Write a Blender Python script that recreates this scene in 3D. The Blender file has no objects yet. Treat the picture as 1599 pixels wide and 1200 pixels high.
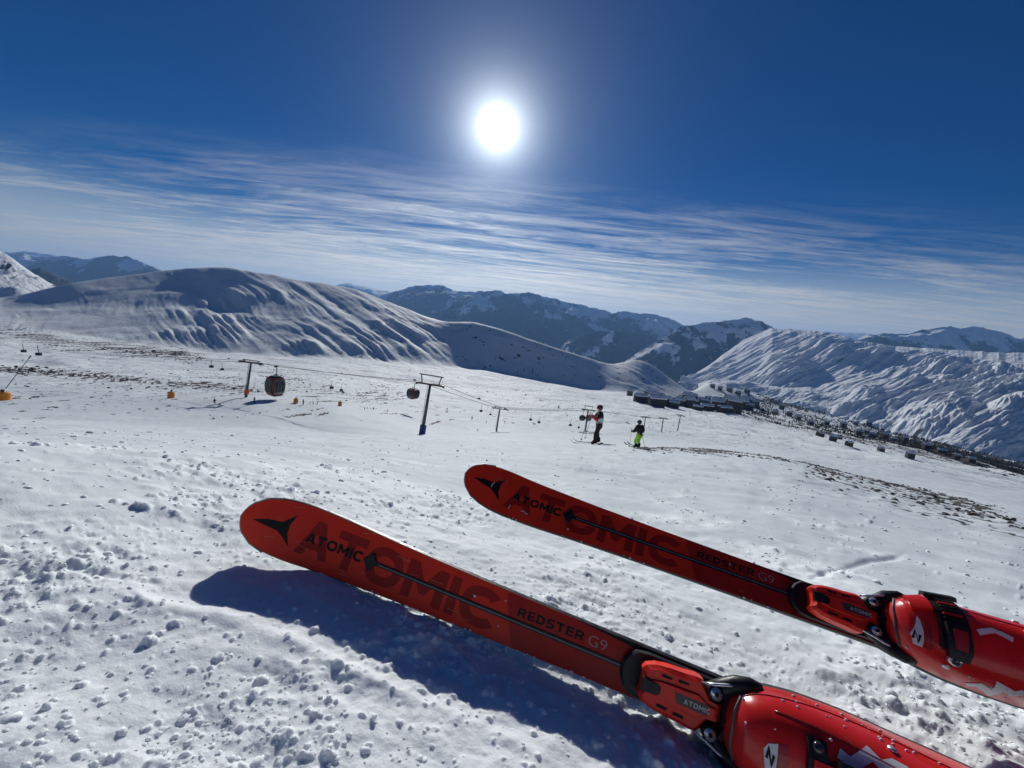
import bpy, bmesh, math, random
import numpy as np
from mathutils import Vector, Matrix
scn = bpy.context.scene
COL = scn.collection
RNG = np.random.default_rng(7)
random.seed(7)

# ------------------------------------------------------------------ camera
F = 625.0
PITCH = math.atan(105 / 625); ROLL = math.radians(5.8)
_r = np.array([1, 0, 0.]); CF = np.array([0, math.cos(PITCH), -math.sin(PITCH)]); _u = np.array([0, math.sin(PITCH), math.cos(PITCH)])
CR = math.cos(ROLL) * _r + math.sin(ROLL) * _u
CD = math.sin(ROLL) * _r - math.cos(ROLL) * _u
cam = bpy.data.cameras.new('camera'); cam_o = bpy.data.objects.new('camera', cam); COL.objects.link(cam_o)
cam.sensor_width = 36; cam.lens = 36 * F / 1599; cam.clip_start = 0.02; cam.clip_end = 90000
m = Matrix.Identity(4)
for i in range(3):
    m[i][0] = CR[i]; m[i][1] = -CD[i]; m[i][2] = -CF[i]
cam_o.matrix_world = m
scn.camera = cam_o

def ray(x, y):
    "direction through a point of the photograph; length 1 along the optical axis"
    x = np.asarray(x, float)[..., None]; y = np.asarray(y, float)[..., None]
    return CF + (x - 799.5) / F * CR + (y - 600) / F * CD
def proj(P):
    z = P @ CF
    return 799.5 + F * (P @ CR) / z, 600 + F * (P @ CD) / z, z

# ------------------------------------------------------------------ sky, sun, exposure
SUN = ray(777, 200); SUN = SUN / np.linalg.norm(SUN)
SUN_EL = math.asin(SUN[2]); SUN_AZ = math.atan2(SUN[0], SUN[1])
world = bpy.data.worlds.new('World'); scn.world = world; world.use_nodes = True
nt = world.node_tree; nt.nodes.clear()
class NB:
    "small node-building helper"
    def __init__(s, tree): s.t = tree
    def n(s, typ, **kw):
        nd = s.t.nodes.new(typ)
        for k, v in kw.items():
            if k.startswith('i_'): nd.inputs[int(k[2:])].default_value = v
            else: setattr(nd, k, v)
        return nd
    def l(s, a, b): s.t.links.new(a, b)
    def math(s, op, a, b=None, c=None, clamp=False):
        nd = s.n('ShaderNodeMath', operation=op, use_clamp=clamp)
        for i, v in enumerate((a, b, c)):
            if v is None: continue
            if hasattr(v, 'is_output'): s.l(v, nd.inputs[i])
            else: nd.inputs[i].default_value = v
        return nd.outputs[0]
    def mr(s, v, a, b, c=0., d=1., smooth=True):
        nd = s.n('ShaderNodeMapRange', interpolation_type='SMOOTHSTEP' if smooth else 'LINEAR')
        s.l(v, nd.inputs[0])
        for i, q in enumerate((a, b, c, d)): nd.inputs[i + 1].default_value = q
        return nd.outputs[0]
    def mix(s, f, a, b, blend='MIX'):
        nd = s.n('ShaderNodeMix', data_type='RGBA', blend_type=blend)
        for i, v in ((0, f), (6, a), (7, b)):
            if hasattr(v, 'is_output'): s.l(v, nd.inputs[i])
            else: nd.inputs[i].default_value = v if i == 0 else (*v, 1)[:4]
        return nd.outputs[2]
    def noise(s, vec, scale, detail=4, rough=.5, dist=0., dim='3D'):
        nd = s.n('ShaderNodeTexNoise', noise_dimensions=dim)
        if vec is not None: s.l(vec, nd.inputs['Vector'])
        nd.inputs['Scale'].default_value = scale; nd.inputs['Detail'].default_value = detail
        nd.inputs['Roughness'].default_value = rough; nd.inputs['Distortion'].default_value = dist
        return nd.outputs[0]
    def mapping(s, vec, scale=(1, 1, 1), rot=(0, 0, 0), loc=(0, 0, 0)):
        nd = s.n('ShaderNodeMapping'); s.l(vec, nd.inputs[0])
        nd.inputs['Location'].default_value = loc; nd.inputs['Rotation'].default_value = rot; nd.inputs['Scale'].default_value = scale
        return nd.outputs[0]

w = NB(nt)
sky = w.n('ShaderNodeTexSky', sky_type='NISHITA', sun_disc=False, sun_elevation=SUN_EL, sun_rotation=SUN_AZ,
          altitude=2400, air_density=1.0, dust_density=0.25, ozone_density=3.0)
tc = w.n('ShaderNodeTexCoord')
hs = w.n('ShaderNodeHueSaturation'); w.l(sky.outputs[0], hs.inputs['Color'])
hs.inputs['Saturation'].default_value = 1.42; hs.inputs['Value'].default_value = 0.27
sep = w.n('ShaderNodeSeparateXYZ'); w.l(tc.outputs['Generated'], sep.inputs[0])
X, Y, Z = sep.outputs
# sky overhead and away from the sun is deeper, the last degrees over the horizon are pale
zc = w.math('MAXIMUM', Z, 0.0)
tint = w.mix(1.0, hs.outputs[0], (.46, 1.08, 1.44), 'MULTIPLY')
base = w.mix(w.mr(zc, -0.02, 0.19), (2.3, 3.8, 5.4), tint)
# cirrus: the sheet is mapped on a plane high above, so streaks run to the horizon
iz = w.math('DIVIDE', 1.0, w.math('ADD', zc, 0.012))
cu = w.math('MULTIPLY', X, iz); cv = w.math('MULTIPLY', Y, iz)
cc = w.n('ShaderNodeCombineXYZ'); w.l(cu, cc.inputs[0]); w.l(cv, cc.inputs[1])
P1 = w.mapping(cc.outputs[0], (.22, .95, 1), (0, 0, math.radians(9)))
P2 = w.mapping(cc.outputs[0], (.50, 1.9, 1), (0, 0, math.radians(34)), (3.1, .7, 0))
n1 = w.noise(P1, 1.0, 8, .60, 1.5)
n2 = w.noise(P2, 1.7, 9, .66, 1.6)
n3 = w.noise(w.mapping(cc.outputs[0], (.14, .33, 1), (0, 0, .2), (1.7, 4.2, 0)), 1.0, 3, .5, .3)
edge = w.math('ADD', w.math('ABSOLUTE', cv), w.math('MULTIPLY', w.math('SUBTRACT', n3, .5), 2.6))
deck = w.mr(edge, 2.4, 5.0)
thick = w.mr(edge, 4.2, 9.5)
st = w.math('ADD', w.math('MULTIPLY', n1, .52), w.math('MULTIPLY', n2, .48))
al = w.math('MULTIPLY', deck, w.mr(w.math('ADD', st, w.math('MULTIPLY', thick, .15)), .38, .76))
al = w.math('MAXIMUM', al, w.mr(Z, 0.01, 0.19, .80, 0.0))
al = w.math('MULTIPLY', al, w.mr(Z, 0.0, 0.04, .72, 1.0))
al = w.math('MULTIPLY', al, .92)
# brightness towards the sun: solar disc and aureole
dn = w.n('ShaderNodeVectorMath', operation='DOT_PRODUCT'); w.l(tc.outputs['Generated'], dn.inputs[0]); dn.inputs[1].default_value = tuple(SUN)
ang = w.math('ARCCOSINE', w.math('MINIMUM', dn.outputs['Value'], 1.0))
deg = w.math('MULTIPLY', ang, 180 / math.pi)
near_sun = w.math('POWER', 2.718, w.math('MULTIPLY', deg, -1 / 26.))
cl_b = w.math('ADD', 3.3, w.math('MULTIPLY', near_sun, 11.5))
ccol = w.n('ShaderNodeCombineXYZ')
for i, k in enumerate((.99, .995, .98)): w.l(w.math('MULTIPLY', cl_b, k), ccol.inputs[i])
c2 = w.mix(al, base, ccol.outputs[0])
glow = w.math('ADD', w.math('MULTIPLY', w.math('POWER', 2.718, w.math('MULTIPLY', deg, -1 / 1.9)), 34.),
              w.math('MULTIPLY', w.math('POWER', 2.718, w.math('MULTIPLY', deg, -1 / 7.0)), 3.0))
glow = w.math('ADD', glow, w.mr(deg, 2.7, .5, 0, 40.))
gcol = w.n('ShaderNodeCombineXYZ')
for i, k in enumerate((.88, .96, 1.0)): w.l(w.math('MULTIPLY', glow, k), gcol.inputs[i])
fin = w.mix(1.0, c2, gcol.outputs[0], 'ADD')
# below the horizon (never seen, the ground is there)
fin = w.mix(w.mr(Z, -0.03, -0.005), (1.2, 1.5, 2.0), fin)
bg = w.n('ShaderNodeBackground'); w.l(fin, bg.inputs[0]); bg.inputs[1].default_value = 0.1
wo = w.n('ShaderNodeOutputWorld'); w.l(bg.outputs[0], wo.inputs[0])

sl = bpy.data.lights.new('sun', 'SUN'); sl.energy = 3.8; sl.angle = math.radians(0.53); sl.color = (1.0, .985, .93)
so = bpy.data.objects.new('sun', sl); COL.objects.link(so)
so.rotation_euler = Vector(-SUN).to_track_quat('-Z', 'Y').to_euler(); so.location = (0, 0, 60)
vs = scn.view_settings
scn.display_settings.display_device = 'sRGB'
vs.view_transform = 'Standard'; vs.look = 'None'; vs.gamma = 1; vs.exposure = 0; vs.use_curve_mapping = False
scn.render.engine = 'CYCLES'
scn.cycles.use_denoising = True
try: scn.cycles.denoiser = 'OPENIMAGEDENOISE'
except Exception: pass
scn.cycles.max_bounces = 6; scn.cycles.diffuse_bounces = 3; scn.cycles.glossy_bounces = 3; scn.cycles.volume_bounces = 0
scn.cycles.transmission_bounces = 4; scn.cycles.caustics_reflective = False; scn.cycles.caustics_refractive = False
scn.cycles.sample_clamp_indirect = 4

# ------------------------------------------------------------------ helpers
def link(name, mesh, mat=None, parent=None):
    o = bpy.data.objects.new(name, mesh); COL.objects.link(o)
    if mat is not None:
        for mm in (mat if isinstance(mat, (list, tuple)) else [mat]): mesh.materials.append(mm)
    if parent is not None: o.parent = parent
    return o
def obj(name, bm, mat, parent=None, smooth=False, label=None):
    me = bpy.data.meshes.new(name)
    bm.normal_update(); bm.to_mesh(me); bm.free()
    if smooth:
        me.polygons.foreach_set('use_smooth', [True] * len(me.polygons))
    o = link(name, me, mat, parent)
    if label: o['label'] = label
    return o
def tag(o, label=None, cat=None, group=None, kind=None):
    if label: o['label'] = label
    if cat: o['category'] = cat
    if group: o['group'] = group
    if kind: o['kind'] = kind
    return o
def thing(name, label, cat, matrix=None, group=None):
    o = bpy.data.objects.new(name, None); COL.objects.link(o); o.empty_display_size = .1
    if matrix is not None: o.matrix_world = matrix
    return tag(o, label, cat, group)
def copy_tree(o, parent=None):
    c = o.copy(); COL.objects.link(c)
    if parent is not None:
        c.parent = parent; c.matrix_parent_inverse = o.matrix_parent_inverse.copy()
    for ch in list(o.children): copy_tree(ch, c)
    return c
def grid_mesh(name, P, smooth=True, wrap=False):
    "P: rows x cols x 3"
    nr, nc, _ = P.shape
    me = bpy.data.meshes.new(name)
    i = np.arange(nr * nc, dtype=np.int32).reshape(nr, nc)
    if wrap:
        j = np.roll(i, -1, axis=1)
        q = np.stack([i[:-1], j[:-1], j[1:], i[1:]], -1).reshape(-1, 4)
    else:
        q = np.stack([i[:-1, :-1], i[:-1, 1:], i[1:, 1:], i[1:, :-1]], -1).reshape(-1, 4)
    n = len(q)
    me.vertices.add(nr * nc); me.vertices.foreach_set('co', P.reshape(-1).astype(np.float32))
    me.loops.add(n * 4); me.loops.foreach_set('vertex_index', q.reshape(-1))
    me.polygons.add(n); me.polygons.foreach_set('loop_start', np.arange(0, n * 4, 4, dtype=np.int32))
    me.polygons.foreach_set('use_smooth', np.full(n, smooth))
    me.update(calc_edges=True)
    return me
def box(bm, c, s, rot=None, taper=1.0):
    c = Vector(c); vs_ = []
    for dz in (-1, 1):
        k = taper if dz > 0 else 1
        for dx, dy in ((-1, -1), (1, -1), (1, 1), (-1, 1)):
            v = Vector((dx * s[0] / 2 * k, dy * s[1] / 2 * k, dz * s[2] / 2))
            if rot is not None: v = rot @ v
            vs_.append(bm.verts.new(c + v))
    for f in ((3, 2, 1, 0), (4, 5, 6, 7), (0, 1, 5, 4), (1, 2, 6, 5), (2, 3, 7, 6), (3, 0, 4, 7)):
        bm.faces.new([vs_[i] for i in f])
    return vs_
def tube(bm, pts, rad, seg=8, cap=True):
    pts = [Vector(p) for p in pts]
    if not hasattr(rad, '__len__'): rad = [rad] * len(pts)
    rings = []; up = None
    for i, p in enumerate(pts):
        d = (pts[min(i + 1, len(pts) - 1)] - pts[max(i - 1, 0)]).normalized()
        if up is None:
            up = Vector((0, 0, 1)) if abs(d.z) < .9 else Vector((1, 0, 0))
        a = (up - d * up.dot(d)).normalized(); up = a; b = d.cross(a)
        rings.append([bm.verts.new(p + (a * math.cos(t) + b * math.sin(t)) * rad[i]) for t in [2 * math.pi * k / seg for k in range(seg)]])
    for r0, r1 in zip(rings, rings[1:]):
        for k in range(seg): bm.faces.new((r0[k], r0[(k + 1) % seg], r1[(k + 1) % seg], r1[k]))
    if cap:
        bm.faces.new(rings[0][::-1]); bm.faces.new(rings[-1])
    return rings
def prism(bm, outline, z0, z1, bevel=0.0):
    "outline (x,y) extruded from z0 to z1; bevel shrinks the top rim"
    n = len(outline); cx = sum(p[0] for p in outline) / n; cy = sum(p[1] for p in outline) / n
    rows = [[bm.verts.new((x, y, z0)) for x, y in outline]]
    if bevel:
        rows.append([bm.verts.new((x, y, z1 - bevel)) for x, y in outline])
        k = []
        for x, y in outline:
            d = math.hypot(x - cx, y - cy) or 1
            s_ = max(0, d - bevel) / d
            k.append(bm.verts.new((cx + (x - cx) * s_, cy + (y - cy) * s_, z1)))
        rows.append(k)
    else: rows.append([bm.verts.new((x, y, z1)) for x, y in outline])
    for a, b in zip(rows, rows[1:]):
        for i in range(n): bm.faces.new((a[i], a[(i + 1) % n], b[(i + 1) % n], b[i]))
    bm.faces.new(rows[0][::-1]); bm.faces.new(rows[-1])

# ------------------------------------------------------------------ numpy noise
def _hash(ix, iy, seed):
    h = (ix.astype(np.int64) * 374761393 + iy.astype(np.int64) * 668265263 + seed * 1442695041) & 0xffffffff
    h = ((h ^ (h >> 13)) * 1274126177) & 0xffffffff
    return h ^ (h >> 16)
_GA = np.arange(256) / 256 * 2 * np.pi; _GX = np.cos(_GA); _GY = np.sin(_GA)
def pnoise(x, y, seed=0):
    ix = np.floor(x); iy = np.floor(y); fx = x - ix; fy = y - iy
    u = fx * fx * fx * (fx * (fx * 6 - 15) + 10); v = fy * fy * fy * (fy * (fy * 6 - 15) + 10)
    def g(dx, dy):
        h = _hash(ix + dx, iy + dy, seed) & 255
        return _GX[h] * (fx - dx) + _GY[h] * (fy - dy)
    a = g(0, 0); b = g(1, 0); c = g(0, 1); d = g(1, 1)
    return ((a + (b - a) * u) + ((c + (d - c) * u) - (a + (b - a) * u)) * v) * 1.5
def fbm(x, y, seed=0, octv=4, gain=.5, lac=2.03):
    s = 0; a = 1; t = 0
    for k in range(octv):
        s = s + a * pnoise(x, y, seed + k * 17); t += a; a *= gain; x = x * lac + 13.7; y = y * lac + 7.1
    return s / t
def ridged(x, y, seed=0, octv=4, gain=.5, lac=2.07):
    s = 0; a = 1; t = 0
    for k in range(octv):
        s = s + a * (1 - 2 * np.abs(pnoise(x, y, seed + k * 31))); t += a; a *= gain; x = x * lac + 5.3; y = y * lac + 9.1
    return s / t
def sstep(a, b, x):
    t = np.clip((x - a) / (b - a), 0, 1); return t * t * (3 - 2 * t)
def gsmooth(A, sig, axis):
    if sig <= 0: return A
    r = int(3 * sig) + 1; k = np.exp(-.5 * (np.arange(-r, r + 1) / sig) ** 2); k /= k.sum()
    pad = [(0, 0)] * A.ndim; pad[axis] = (r, r); B = np.pad(A, pad, mode='edge'); out = np.zeros_like(A)
    for i, kk in enumerate(k):
        sl_ = [slice(None)] * A.ndim; sl_[axis] = slice(i, i + A.shape[axis]); out += kk * B[tuple(sl_)]
    return out

# ------------------------------------------------------------------ materials
MATS = {}
def pmat(name, col, rough=.5, metal=0., var=.0, vscale=20., bump=0., bscale=200., coat=0., spec=.5):
    if name in MATS: return MATS[name]
    mt = bpy.data.materials.new(name); mt.use_nodes = True; b = NB(mt.node_tree)
    bs = mt.node_tree.nodes['Principled BSDF']
    bs.inputs['Roughness'].default_value = rough; bs.inputs['Metallic'].default_value = metal
    bs.inputs['Coat Weight'].default_value = coat; bs.inputs['Coat Roughness'].default_value = .12
    bs.inputs['Specular IOR Level'].default_value = spec
    t = b.n('ShaderNodeTexCoord')
    if var:
        n_ = b.noise(t.outputs['Object'], vscale, 4, .6)
        b.l(b.mix(b.mr(n_, .3, .7), tuple(c * (1 - var) for c in col), tuple(min(1, c * (1 + var)) for c in col)), bs.inputs['Base Color'])
        b.l(b.mr(n_, .3, .7, max(.02, rough - .08), min(1, rough + .1)), bs.inputs['Roughness'])
    else: bs.inputs['Base Color'].default_value = (*col, 1)
    if bump:
        bp = b.n('ShaderNodeBump'); bp.inputs['Strength'].default_value = bump; bp.inputs['Distance'].default_value = .01
        b.l(b.noise(t.outputs['Object'], bscale, 4, .6), bp.inputs['Height']); b.l(bp.outputs[0], bs.inputs['Normal'])
    MATS[name] = mt
    return mt

# ------------------------------------------------------------------ the ground: one sheet from under the camera to the valley
def near_down(x, y):
    "depth of the snow below the camera close by"
    g = np.where(y < .5, .1225 * y, 0)
    t = np.clip(y, .5, None) - .5
    k = .1225 * t + (.289 - .1225) * np.where(t < .7, t * t / 1.4, t - .35)
    d = .456 + np.where(y < .5, g, .1225 * .5 + k)
    xs = np.where(x > .55, .55 + (x - .55) * .1, x)
    xs = np.where(xs < -.9, -.9 + (xs + .9) * .7, xs)
    return d + .145 * xs
LINES = [  # (photo x, photo y, distance along the view)
 [(0,664,9),(150,668,9.5),(300,674,10),(450,679,11),(600,683,12),(800,688,14),(930,697,17),(1000,699,18),(1100,703,19),(1180,710,19.5),(1250,721,19.5),(1330,739,19),(1400,757,17),(1500,783,15),(1599,804,13.5)],
 [(0,668,17),(300,677,18),(600,685,20),(800,689,22),(930,696,25),(1100,702,28),(1250,718,30),(1400,751,28),(1599,792,24)],
 [(0,655,38),(300,668,40),(450,674,42),(600,680,44),(667,680,50),(800,684,44),(1000,694,46),(1200,707,50),(1400,735,55),(1599,777,50)],
 [(0,634,56),(150,628,60),(400,621,62),(520,630,68),(600,645,76),(667,667,80),(800,670,80),(1000,684,84),(1200,700,90),(1400,726,100),(1599,766,100)],
 [(0,602,130),(200,598,140),(400,606,140),(520,614,140),(660,634,170),(800,648,190),(1000,665,200),(1200,688,230),(1400,713,300),(1599,757,260)],
 [(0,566,290),(200,575,300),(400,582,310),(500,588,330),(660,602,400),(850,616,450),(1000,635,470),(1200,664,600),(1400,694,700),(1599,738,600)],
 [(0,515,620),(100,523,640),(200,535,650),(300,546,660),(400,555,680),(500,560,700),(600,567,740),(650,571,770),(750,579,850),(850,598,900),(950,612,920),(1000,618,930),(1070,628,950),(1150,640,1050),(1250,656,1200),(1400,685,1300),(1500,707,1200),(1599,735,1000)],
 [(0,485,800),(100,480,830),(200,480,865),(300,482,895),(400,490,875),(500,500,890),(600,520,875),(650,531,895),(700,538,905),(750,543,935),(850,566,965),(950,589,990),(1000,590,1020),(1070,616,1040),(1150,617,1450),(1250,641,1600),(1400,678,1600),(1599,723,1230)],
 [(0,462,950),(40,455,955),(110,437,975),(160,430,1025),(200,426,1065),(250,420,1115),(290,416,1145),(345,413,1150),(385,418,1135),(430,427,1150),(480,437,1180),(520,443,1210),(560,453,1195),(620,475,1130),(660,490,1075),(700,501,1015),(735,499,1030),(770,507,1030),(850,534,1030),(930,560,1060),(960,566,1120),(975,562,1130),(990,557,1140),(1010,563,1130),(1040,584,1130),(1070,605,1130),(1090,596,1500),(1120,590,1750),(1160,596,1900),(1200,612,2000),(1250,626,2050),(1300,641,2050),(1350,656,2000),(1400,671,1950),(1450,680,1900),(1500,693,1700),(1599,712,1500)],
]
HALF = math.radians(86)
_c = np.arctan(np.linspace(-1, 1, 880) * math.tan(math.radians(57.5))); _s = np.radians(57.5 + 28.5 * np.linspace(0, 1, 90)[1:] ** 1.25)
az_f = np.concatenate([-_s[::-1], _c, _s]); NA_F = len(az_f)
az_b = np.linspace(HALF, 2 * math.pi - HALF, 92)[1:-1]
AZ = np.concatenate([az_f, az_b]); NA = len(AZ)
rs = [.02]
while rs[-1] < 3600:
    r = rs[-1]
    if r < .24: dr = .045
    else:
        dr = min(max(r * r / (625 * .33) * 1.35, .0009), .02 * r if r < 250 else (.0055 * r if 520 < r < 1350 else .0085 * r if r < 1750 else .06 * r))
    rs.append(r + dr)
RR = np.array(rs); NR = len(RR)
front = np.cos(AZ) > math.cos(HALF) - .001
# nodes (1/r, tan elevation) for every azimuth
LA = []
for L in LINES:
    a = np.array(L, float)
    xs = np.concatenate([np.linspace(a[i, 0], a[i + 1, 0], 12, endpoint=False) for i in range(len(a) - 1)] + [[a[-1, 0]]])
    ys = np.interp(xs, a[:, 0], a[:, 1]); zs = np.exp(np.interp(xs, a[:, 0], np.log(a[:, 2])))
    P = ray(xs, ys) * zs[:, None]
    LA.append((np.arctan2(P[:, 0], P[:, 1]), np.hypot(P[:, 0], P[:, 1]), P[:, 2] / np.hypot(P[:, 0], P[:, 1])))
NEAR_R = np.array([.02, .05, .1, .2, .3, .4, .5, .6, .7, .8, .9, 1., 1.15, 1.3, 1.5])
EL = np.zeros((NR, NA)); RL = np.zeros((len(LINES), NA)); EDGE = np.zeros(NA)
for j, a in enumerate(AZ):
    sx, sy = math.sin(a), math.cos(a)
    e0 = -near_down(NEAR_R * sx, NEAR_R * sy) / NEAR_R
    aa = a if a <= math.pi else a - 2 * math.pi
    k = [np.interp(np.clip(aa, -1.05, 1.05), A, R_) for A, R_, E_ in LA]
    e = [np.interp(np.clip(aa, -1.05, 1.05), A, E_) for A, R_, E_ in LA]
    RL[:, j] = k
    wb = float(sstep(1.0, 1.75, abs(aa)))          # away from the picture the slope just runs on
    sl_far = -.289 * math.cos(aa) * .8 + .02
    e = [ee * (1 - wb) + (sl_far * min(1, 60 / rr) ** .5 - .35 / rr) * wb for ee, rr in zip(e, k)]
    rn = np.concatenate([NEAR_R, k, [k[-1] * 1.25, k[-1] * 1.8, 3700]])
    en = np.concatenate([e0, e, [e[-1] - .10, e[-1] - .30, -.30]])
    EL[:, j] = np.interp(-1 / RR, -1 / rn, en)
# round the facets
far_w = sstep(2.0, 8.0, RR)[:, None]
E2 = gsmooth(EL, 2.2, 0)
EL = EL * (1 - far_w) + E2 * far_w
ELf = gsmooth(EL[:, :NA_F], 4, 1)
EL[:, :NA_F] = EL[:, :NA_F] * (1 - far_w) + ELf * far_w
GX_ = RR[:, None] * np.sin(AZ)[None]; GY_ = RR[:, None] * np.cos(AZ)[None]
H = EL * RR[:, None]
cell = np.gradient(RR)[:, None]
Rg = RR[:, None] * np.ones((1, NA))
def addn(h, wl, amp, seed, rmin=0, rmax=1e9, octv=1, kind='f', wgt=1.0, sx=1., sy=1.):
    "adds noise of a wavelength only where the grid can carry it"
    rows = np.where((RR >= rmin) & (RR <= rmax) & (np.gradient(RR) < wl * .9))[0]
    if not len(rows): return
    s_ = slice(rows[0], rows[-1] + 1)
    fd = (1 - sstep(.35, .9, np.gradient(RR)[s_] / wl))[:, None]
    f_ = {'f': fbm, 'r': ridged}[kind]
    v = f_(GX_[s_] / wl * sx, GY_[s_] / wl * sy, seed, octv)
    g_ = wgt[s_] if hasattr(wgt, 'shape') else wgt
    h[s_] += v * amp * fd * g_
# --- close snow: churned, crumbly
clump = sstep(-.15, .45, fbm(GX_ / .42, GY_ / .42, 5, 3))
leftw = 1 - sstep(-.1, .5, GX_)
cl = .35 + .65 * clump
addn(H, 1.3, .016, 3, .3, 30, 2)
addn(H, .42, .022, 11, .25, 16, 3)
addn(H, .15, .0125, 21, .2, 11, 2, 'f', cl)
addn(H, .060, .0085, 31, .2, 6, 2, 'f', cl)
addn(H, .026, .0052, 41, .2, 4, 2, 'f', cl)
addn(H, .011, .0019, 51, .2, 2, 2, 'f', cl)
addn(H, .6, .055, 12, 4, 40, 3, 'f', sstep(4, 8, Rg))
# bumps of crumbled snow
def lumps(h, wl, amp, seed, rmin, rmax, dens, thr_noise, r0=.12, r1=.42, pw=2.2):
    rows = np.where((RR > rmin) & (RR < rmax) & (np.gradient(RR) < wl * .45))[0]
    s_ = slice(rows[0], rows[-1] + 1)
    x = GX_[s_] / wl; y = GY_[s_] / wl
    wx = fbm(x * 1.6, y * 1.6, seed + 3, 3, .6) * .30; wy = fbm(x * 1.6 + 40, y * 1.6, seed + 4, 3, .6) * .30
    x = x + wx; y = y + wy
    ix = np.floor(x); iy = np.floor(y); out = np.zeros_like(x)
    for dx in (-1, 0, 1):
        for dy in (-1, 0, 1):
            h1 = _hash(ix + dx, iy + dy, seed); h2 = _hash(ix + dx, iy + dy, seed + 99)
            px = ix + dx + (h1 & 1023) / 1023.; py = iy + dy + ((h1 >> 10) & 1023) / 1023.
            rad = r0 + (r1 - r0) * ((h2 & 255) / 255.) ** pw; keep = ((h2 >> 8) & 255) / 255. < dens * thr_noise[s_]
            asp = .72 + .55 * ((h2 >> 16) & 255) / 255.
            d2 = (((x - px) * asp) ** 2 + ((y - py) / asp) ** 2) / rad ** 2
            out = np.maximum(out, np.where(keep, np.clip(1 - d2, 0, 1) ** .95 * rad, 0))
    h[s_] += out * amp * wl
tn = .12 + 1.5 * clump ** 1.5
nearl = leftw * (1 - sstep(.75, 1.2, Rg))
lumps(H, .055, .62, 71, .22, 3.5, .40, tn * (.35 + .9 * nearl), .10, .36)
lumps(H, .026, .70, 72, .22, 2.4, .50, tn, .12, .40)
lumps(H, .013, .75, 75, .22, 1.1, .55, .4 + .6 * tn, .15, .42, 1.4)
lumps(H, .11, .6, 73, .9, 9, .55, .3 + .7 * tn, .05, .14)
lumps(H, .30, .6, 74, 2.2, 22, .55, .4 + .7 * tn, .04, .10)
# --- groomed slope and middle distance
addn(H, 3.2, .045, 61, 4, 60, 2)
H += (.13 * fbm(GX_ / 14 + fbm(GX_ / 40, GY_ / 40, 68, 2) * 1.5, GY_ / 1.5, 67, 3)) * sstep(28, 40, Rg) * (1 - sstep(70, 95, Rg)) * (np.gradient(RR)[:, None] < 1.3)
addn(H, 9, .22, 62, 14, 300, 3)
addn(H, 4, .10, 65, 45, 220, 3, 'f', sstep(45, 90, Rg))
addn(H, 16, .8, 66, 90, 700, 3, 'f', sstep(90, 200, Rg))
addn(H, 30, 1.3, 63, 60, 700, 3, 'f', sstep(70, 160, Rg))
addn(H, 110, 5.5, 64, 180, 1000, 3, 'f', sstep(180, 420, Rg))
# --- the big hill: wind gullies running down to the right
R7, R9 = RL[6][None], RL[8][None]
hx, hy, hz = proj(np.stack([GX_, GY_, EL * RR[:, None]], -1))
hillw = sstep(.93, 1.10, Rg / R7) * (1 - sstep(1030, 1085, hx)) * (Rg < 2600) * front[None]
tt = np.clip((Rg - R7) / (R9 - R7), 0, 1.5)
crest_soft = 1 - .62 * sstep(.66, 1.0, tt)
U = GX_ * .66 + GY_ * .75; V = -GX_ * .75 + GY_ * .66
wob = fbm(GX_ / 380, GY_ / 380, 81, 2) * 40
gl = ridged((U + wob * .9) / 70, V / 1000, 182, 4, .55)
gl2 = ridged((U + wob * 1.1) / 21, V / 480, 83, 4, .62) * (.35 + 1.2 * sstep(-.25, .40, fbm(U / 110, V / 260, 87, 3)))
big = fbm(GX_ / 300, GY_ / 300, 84, 4)
gmask = .30 + 1.25 * sstep(-.1, .35, fbm(GX_ / 260 + 3, GY_ / 260, 85, 3))
leftsoft = .18 + .82 * sstep(120, 430, hx)
navy = sstep(640, 740, hx + (hy - 520) * -.6)
H += hillw * crest_soft * (gl * (5.5 * gmask * leftsoft + 4.0 * sstep(430, 520, hx)) * (1 - .9 * navy) + gl2 * (5.0 * gmask * leftsoft * (1 - .6 * sstep(.5, .95, tt)) + 3.5 * sstep(430, 520, hx)) * (1 - .8 * navy) + big * 11 * (1 - .7 * navy))
H += hillw * navy * fbm(GX_ / 90, GY_ / 90, 86, 3) * 2.5
# broken ground on the right beyond the pistes
rightw = sstep(1060, 1160, hx) * sstep(420, 800, Rg) * (Rg < 2600) * front[None]
H += rightw * (ridged(GX_ / 120 + GY_ / 300, GY_ / 240, 91, 4) * 5.5)
# old ski tracks and a pushed-up berm
def groove(line, half, depth, seed, r0, r1):
    ly = np.interp(hx, [q[0] for q in line], [q[1] for q in line]); inside = sstep(line[0][0], line[0][0] + 25, hx) * (1 - sstep(line[-1][0] - 25, line[-1][0], hx)) * front[None] * (Rg > r0) * (Rg < r1) * (hz > .05)
    return depth * np.exp(-((hy - ly) / half) ** 2) * inside * (.55 + .9 * fbm(GX_ / .5, GY_ / .5, seed, 3))
H -= groove([(905, 730), (950, 737), (1015, 743)], 2.2, .07, 401, 3, 15)
H -= groove([(955, 747), (1000, 757), (1070, 777)], 4, .05, 402, 2, 12)
H -= groove([(1070, 737), (1150, 748), (1275, 776)], 1.8, .05, 403, 3, 15)
H -= groove([(1220, 744), (1300, 760), (1380, 778)], 1.6, .05, 404, 3, 15)
H -= groove([(1260, 905), (1340, 880), (1420, 866)], 4, .02, 405, .8, 4)
H -= groove([(0, 905), (120, 890), (260, 905)], 5, .010, 406, .5, 2)
H += groove([(200, 930), (330, 958), (450, 998), (640, 1085), (860, 1185)], 13, .009, 407, .25, 1.2)
H -= groove([(420, 610), (640, 628), (860, 660), (1000, 690)], 1.5, .25, 408, 60, 300)
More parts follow.
